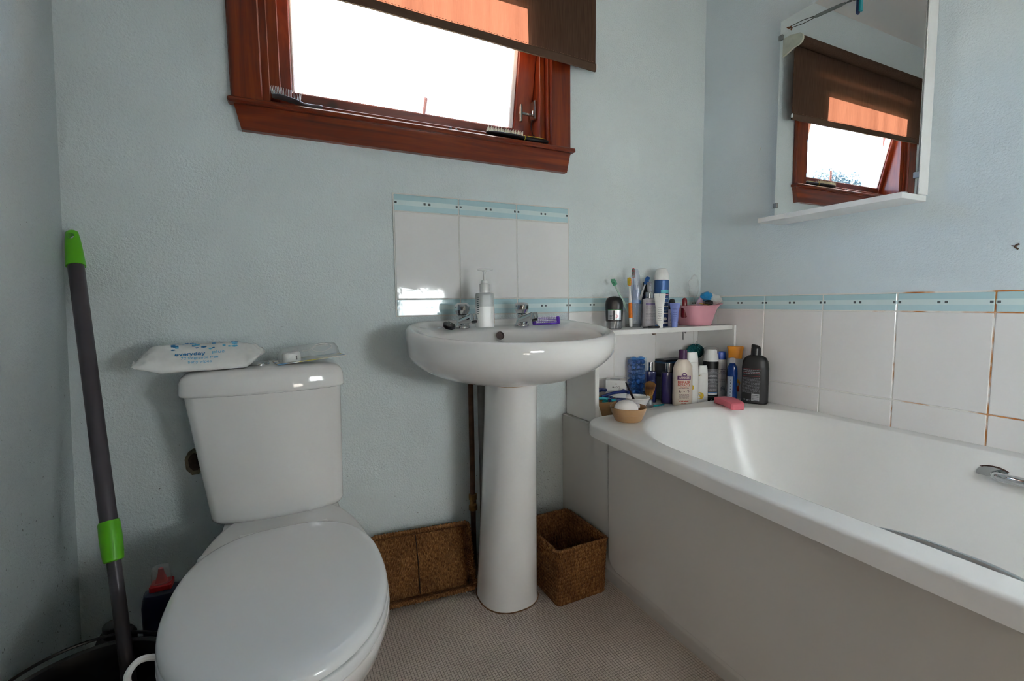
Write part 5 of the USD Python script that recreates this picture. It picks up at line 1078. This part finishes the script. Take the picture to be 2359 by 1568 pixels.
# dark box behind
bxx = thing('gift_box', 'dark navy gift box behind the silver capped bottles at the back of the base board', 'box', (-.20, -.035, SB))
part(bxx, 'tray', box(-.245, -.150, -.066, -.012, SB, SB + .088, .0015), M('box_grey', '#55585e', .5, vary=.1, vscale=20))
part(bxx, 'lid', box(-.247, -.148, -.068, -.010, SB + .0882, SB + .158, .002), M('box_navy', '#161a2c', .35, vary=.1, vscale=20))
part(bxx, 'band', box(-.2475, -.1475, -.0685, -.0095, SB + .143, SB + .150, .0005), M('box_blue', '#20507c', .35, vary=.08, vscale=20), False)
# shaving brush
x, y = -.366, -.112
t = thing('shaving_brush', 'shaving brush with tan bristles, gold band and clear handle', 'shaving brush', (x, y, SB))
part(t, 'handle', lathe([(.0140, 0), (.0155, .002), (.0160, .010), (.0135, .018), (.0120, .026), (.0125, .0285)], (x, y, SB), 32), M('clear_handle', '#a9adb0', .08, trans=.55, vary=.04, vscale=60))
part(t, 'band', lathe([(.0128, .0288), (.0134, .030), (.0134, .0405), (.0126, .042)], (x, y, SB), 32), M('gold', '#b8923c', .25, 1.0, vary=.05, vscale=60))
br2 = []
for k in range(420):
    a, q = random.uniform(0, 2 * math.pi), math.sqrt(random.random()); p = np.array([x + .0115 * q * math.cos(a), y + .0115 * q * math.sin(a), SB + .042])
    e = np.array([x + .004 + .021 * q * math.cos(a), y + .019 * q * math.sin(a), SB + .042 + .052 - .010 * q * q - .004 * random.random()]); br2.append(tube([p, (p + e) / 2 + [.0015 * math.cos(a), .0015 * math.sin(a), 0], e], [.0010, .0011, .0006], 4))
bmat = mat('badger_hair', {'g': ('geometry', {}), 's': ('separate_xyz', {}), 'mr': ('map_range', {'from_min': SB + .042, 'from_max': SB + .095, 'to_min': 0.0, 'to_max': 1.0, 'clamp': True}), 'r': ('rgb_ramp', {'ramp': [(0, S('#a5763a')), (.38, S('#8a5a28')), (.55, S('#4a2a14')), (.68, S('#7e5226')), (1, S('#b58648'))]}), 'p': ('principled_bsdf', {'roughness': .6})},
           [('g.position', 's.vector'), ('s.z', 'mr.value'), ('mr.result', 'r.fac'), ('r.color', 'p.base_color')], 'p.BSDF')
part(t, 'bristles', cat_(*br2), bmat, True, kind='stuff')
# clear box of blue wrapped sweets
x, y, rz = -.366, -.043, -.25
t = thing('bath_pearls_box', 'clear plastic box of shiny blue foil pearls standing behind the white bowl', 'box', (x, y, SB))
part(t, 'case', xf(box(-.030, .030, -.022, .022, .001, .1745, .001), (x, y, SB), rz), clear_mat('case_clear', tint=(.9, .95, 1), gloss=.03, haze=.05, hazecol=(.5, .6, .7)), False)
FOIL = mat('foil_blue', {'g': ('geometry', {}), 'r': ('rgb_ramp', {'ramp': [(0, S('#1668b4')), (.3, S('#2f97d8')), (.6, S('#7cc8e6')), (.82, S('#1a4c98')), (.93, S('#a8dcec')), (1, S('#4fae5e'))], 'interpolate': False}), 'p': ('principled_bsdf', {'roughness': .22, 'metallic': .55})},
           [('g.random_per_island', 'r.fac'), ('r.color', 'p.base_color')], 'p.BSDF')
pr = []
for k in range(9):
    for j in range(3):
        for i in range(2):
            b_ = trimesh.creation.icosphere(subdivisions=2, radius=random.uniform(.0075, .0105)); v = b_.vertices; b_.vertices = v * (1 + .55 * (meshkit.noise(v * 300 + k * 9 + j * 5 + i, 3) - .5))[:, None] + [-.0185 + .0185 * j + random.uniform(-.001, .001), -.0105 + .021 * i, .012 + .0181 * k + random.uniform(-.001, .001)]; pr.append(b_)
part(t, 'pearls', xf(cat_(*pr), (x, y, SB), rz), FOIL, 15, kind='stuff')
part(t, 'bow', xf(cat_(*[icos(.014, (dx, -.004, .1695), (1.1, .8, .55), 2) for dx in (-.014, .014)], icos(.006, (0, -.006, .1695))), (x, y, SB), rz), M('bow_blue', '#2f86d2', .2, .4, vary=.2, vscale=90), 15)
# soap box, upside down
x, y, rz = -.479, -.068, -.72
t = thing('soap_carton', 'small white soap carton lying upside down at the left of the base board', 'carton', (x, y, SB))
UB = SB + .042
part(t, 'carton', xf(cat_(box(-.036, .036, -.026, .026, 0, .0625, .0008)), (x, y, UB - .0005), rz), M('carton_white', '#e4e4e3', .45, vary=.02, vscale=30), False)
def flat_front(m2, y0): m = T(m2); v = m.vertices; m.vertices = np.stack([v[:, 0], y0 - v[:, 2], v[:, 1]], 1); return m
dv = meshkit.text_mesh('Dove', .0085, .0003); v = dv.vertices; v[:, :2] -= (v[:, :2].min(0) + v[:, :2].max(0)) / 2; v[:, :2] *= [-.95, -1]; v[:, :2] += [0, .036]; dv.vertices = v
part(t, 'lettering', xf(flat_front(dv, -.0262), (x, y, UB), rz), INK, False, label='dark lettering upside down')
part(t, 'emblem', xf(flat_front(ext(Polygon([(-.004, .049), (.0, .0475), (.004, .0485), (.0015, .051), (-.001, .0505)]), .0003), -.0262), (x, y, UB), rz), M('emblem_gold', '#7a5a3a', .4, vary=.05, vscale=60), False)
part(t, 'seam', xf(box(-.0362, .0362, -.0264, -.0258, .0195, .0200), (x, y, UB), rz), INKG, False)
part(t, 'tab_slot', xf(box(-.022, .012, -.006, .002, .0624, .0628), (x, y, UB), rz), INKG, False)
part(t, 'blue_side', xf(box(-.0364, -.0358, -.024, .024, .003, .030), (x, y, UB), rz), M('carton_navy', '#1c2a55', .45, vary=.05, vscale=30), False)
single('wooden_block', xf(box(-.034, .034, -.024, .024, 0, .0412, .002), (-.479, -.068, SB), -.72), M('sachet_dark_blue', '#1a2b60', .45, vary=.2, vscale=40), 'dark blue carton lying under the white soap carton', 'carton')
# white bowl with a dark make-up brush in it
x, y = -.4225, -.1115
t = thing('white_bowl', 'small white bowl with blue foot line standing before the clear box', 'bowl', (x, y, SB))
part(t, 'bowl', lathe([(.024, 0), (.0255, .002), (.036, .018), (.0465, .040), (.0475, .0425), (.0465, .0435), (.0445, .0425), (.033, .018), (.022, .006), (.003, .005)], (x, y, SB), 48), CERAMIC, 45)
part(t, 'line', cat_(lathe([(.0258, .0012), (.0268, .003)], (x, y, SB), 40, False)), M('glaze_blue', '#36507c', .2, vary=.05, vscale=60))
single('makeup_brush', tube([(-.414, -.098, SB + .0120), (-.438, -.105, SB + .046), (-.476, -.117, SB + .0985), (-.4785, -.118, SB + .1015)], [.0040, .0044, .0022, .0012], 12), M('brush_dark', '#2a1c1e', .35, vary=.1, vscale=60), 'dark brown tapered brush handle leaning in the white bowl', 'brush')
# earthenware bowls
CLAY = M('earthenware', '#b08a62', .35, vary=.05, vscale=30, coat=.2)
def clay_bowl(label, x, y, z, r, h):
    t = thing('earthenware_bowl', label, 'bowl', (x, y, z))
    part(t, 'bowl', lathe([(r * .70, 0), (r * .73, .002), (r * .86, h * .46), (r * .865, h * .50), (r * .885, h * .52), (r, h * .95), (r * 1.0, h * .99), (r * .975, h), (r * .945, h * .97), (r * .83, h * .5), (r * .66, .008), (.003, .007)], (x, y, z), 56), CLAY, 30)
    return t
clay_bowl('round tan earthenware bowl holding white soap on the corner of the bath', -.6075, -.290, .5113, .0555, .0425)
clay_bowl('tan earthenware bowl of blue razors at the left end of the base board', -.576, -.112, SB, .0565, .050)
single('soap_ball', icos(.036, (-.6185, -.293, .5113 + .0365), (1.0, 1.0, .74), 4), M('soap_ivory', '#ece7e4', .45, vary=.01, vscale=40), 'large white domed soap in the tan bowl on the bath corner', 'soap')
single('soap_piece', xf(box(-.015, .015, -.009, .009, 0, .013, .002), (-.5725, -.278, .5113 + .0315), -.5, .05, -.08), M('soap_white_bar', '#eeeeee', .45, vary=.01, vscale=40), 'small white piece of soap beside the domed soap in the tan bowl', 'soap')
# blue razors heaped in the back bowl
NAVY, TEAL = M('razor_navy', '#152a66', .35, vary=.15, vscale=40), M('razor_teal', '#159aa8', .35, vary=.06, vscale=40)
rz_ = random.Random(12)
for k, (lab, p, q, m) in enumerate((('navy razor on top of the heap in the back bowl pointing at the white carton', (-.583, -.120, SB + .060), (-.487, -.128, SB + .070), NAVY), ('turquoise razor at the front left of the heap in the back bowl', (-.622, -.128, SB + .056), (-.575, -.150, SB + .0545), TEAL),
                               ('second turquoise razor lower in the heap in the back bowl', (-.596, -.145, SB + .048), (-.545, -.150, SB + .046), TEAL), ('navy razor at the back left of the heap in the back bowl', (-.618, -.100, SB + .058), (-.555, -.085, SB + .075), NAVY),
                               ('navy razor lying across the right rim of the back bowl', (-.570, -.130, SB + .052), (-.500, -.160, SB + .038), NAVY), ('dark blue razor buried under the others in the back bowl', (-.610, -.115, SB + .046), (-.545, -.105, SB + .052), NAVY))):
    t = thing('disposable_razor', lab, 'razor', p); p, q = np.array(p), np.array(q); mid_ = (p + q) / 2 + [0, 0, .004]
    part(t, 'handle', tube(spline([p, mid_, q], 16), np.linspace(.0042, .0058, 16), 10), m)
    dd = (q - p) / np.linalg.norm(q - p); rot = math.atan2(dd[1], dd[0])
    part(t, 'head', xf(box(-.004, .006, -.019, .019, -.004, .005, .0015), q, rot, 0, -.3), NAVY)
single('teal_comb', box(-.352, -.300, -.122, -.113, SB, SB + .005, .002), TEAL, 'turquoise plastic strip lying on the base board right of the shaving brush', 'plastic strip')
# folded card leaning by the left side panel
t = thing('folded_card', 'folded white leaflet leaning against the left side panel of the shelf unit', 'leaflet', (-.628, -.165, SB))
for k in range(4):
    part(t, 'leaf', xf(ext(Polygon([(-.001, 0), (.026 - .003 * k, 0), (.012 - .003 * k, .047 - .003 * k), (.002, .053 - .005 * k)]), .0008), (-.646 + .0002 * k, -.172 + .005 * k, SB + .0002), -.35 - .08 * k, math.pi / 2), M('paper_white', '#d9d8d3', .6, vary=.03, vscale=40), False)

# ------------------------------------------------------------------ outside: a tree beyond the window, seen in the mirror
tr = thing('garden_tree', 'grey green leafless-looking tree outside the window, seen small in the mirror', 'tree', (-17.6, 10, -3.0))
BARK, LEAF = M('bark', '#5a4a3c', .9, vary=.2, vscale=6), mat('leaf', {'g': ('geometry', {}), 'r': ('rgb_ramp', {'ramp': [(0, S('#5c686c')), (.5, S('#78868c')), (1, S('#98a4aa'))]}), 'd': ('diffuse_bsdf', {}), 't': ('translucent_bsdf', {}), 'm': ('mix_closure', {'fac': .35})},
    [('g.random_per_island', 'r.fac'), ('r.color', 'd.color'), ('r.color', 't.color'), ('d.BSDF', 'm.closure1'), ('t.BSDF', 'm.closure2')], 'm.closure')
part(tr, 'trunk', cat_(tube([(-17.6, 10, -3.0), (-17.55, 10, 1), (-17.6, 10, 3.2), (-17.5, 10.1, 4.6)], [.28, .22, .16, .05], 12), *[tube([(-17.6, 10, 2.4 + .3 * k), (-17.6 + .9 * math.cos(k * 2.1), 10 + .9 * math.sin(k * 2.1), 3.6 + .3 * k)], [.09, .03], 8) for k in range(5)]), BARK)
n_ = 8000; u_ = rng.normal(size=(n_, 3)); u_ /= np.linalg.norm(u_, axis=1, keepdims=True); r_ = rng.uniform(.45, 1.0, n_) ** .5 * (.75 + .5 * meshkit.noise(u_ * 2.4, 4))
c_ = np.array([-17.4, 10.0, 4.35]) + u_ * r_[:, None] * [1.65, 1.5, 1.35]
a_ = rng.normal(size=(n_, 3)); a_ /= np.linalg.norm(a_, axis=1, keepdims=True); b_ = np.cross(a_, rng.normal(size=(n_, 3))); b_ /= np.linalg.norm(b_, axis=1, keepdims=True)
LV = np.stack([c_ - a_ * .055, c_ + b_ * .028, c_ + a_ * .055, c_ - b_ * .028], 1).reshape(-1, 3); k4 = np.arange(n_)[:, None] * 4
part(tr, 'foliage', trimesh.Trimesh(LV, np.vstack([k4 + [0, 1, 2], k4 + [0, 2, 3]]), process=False), LEAF, False, kind='stuff')
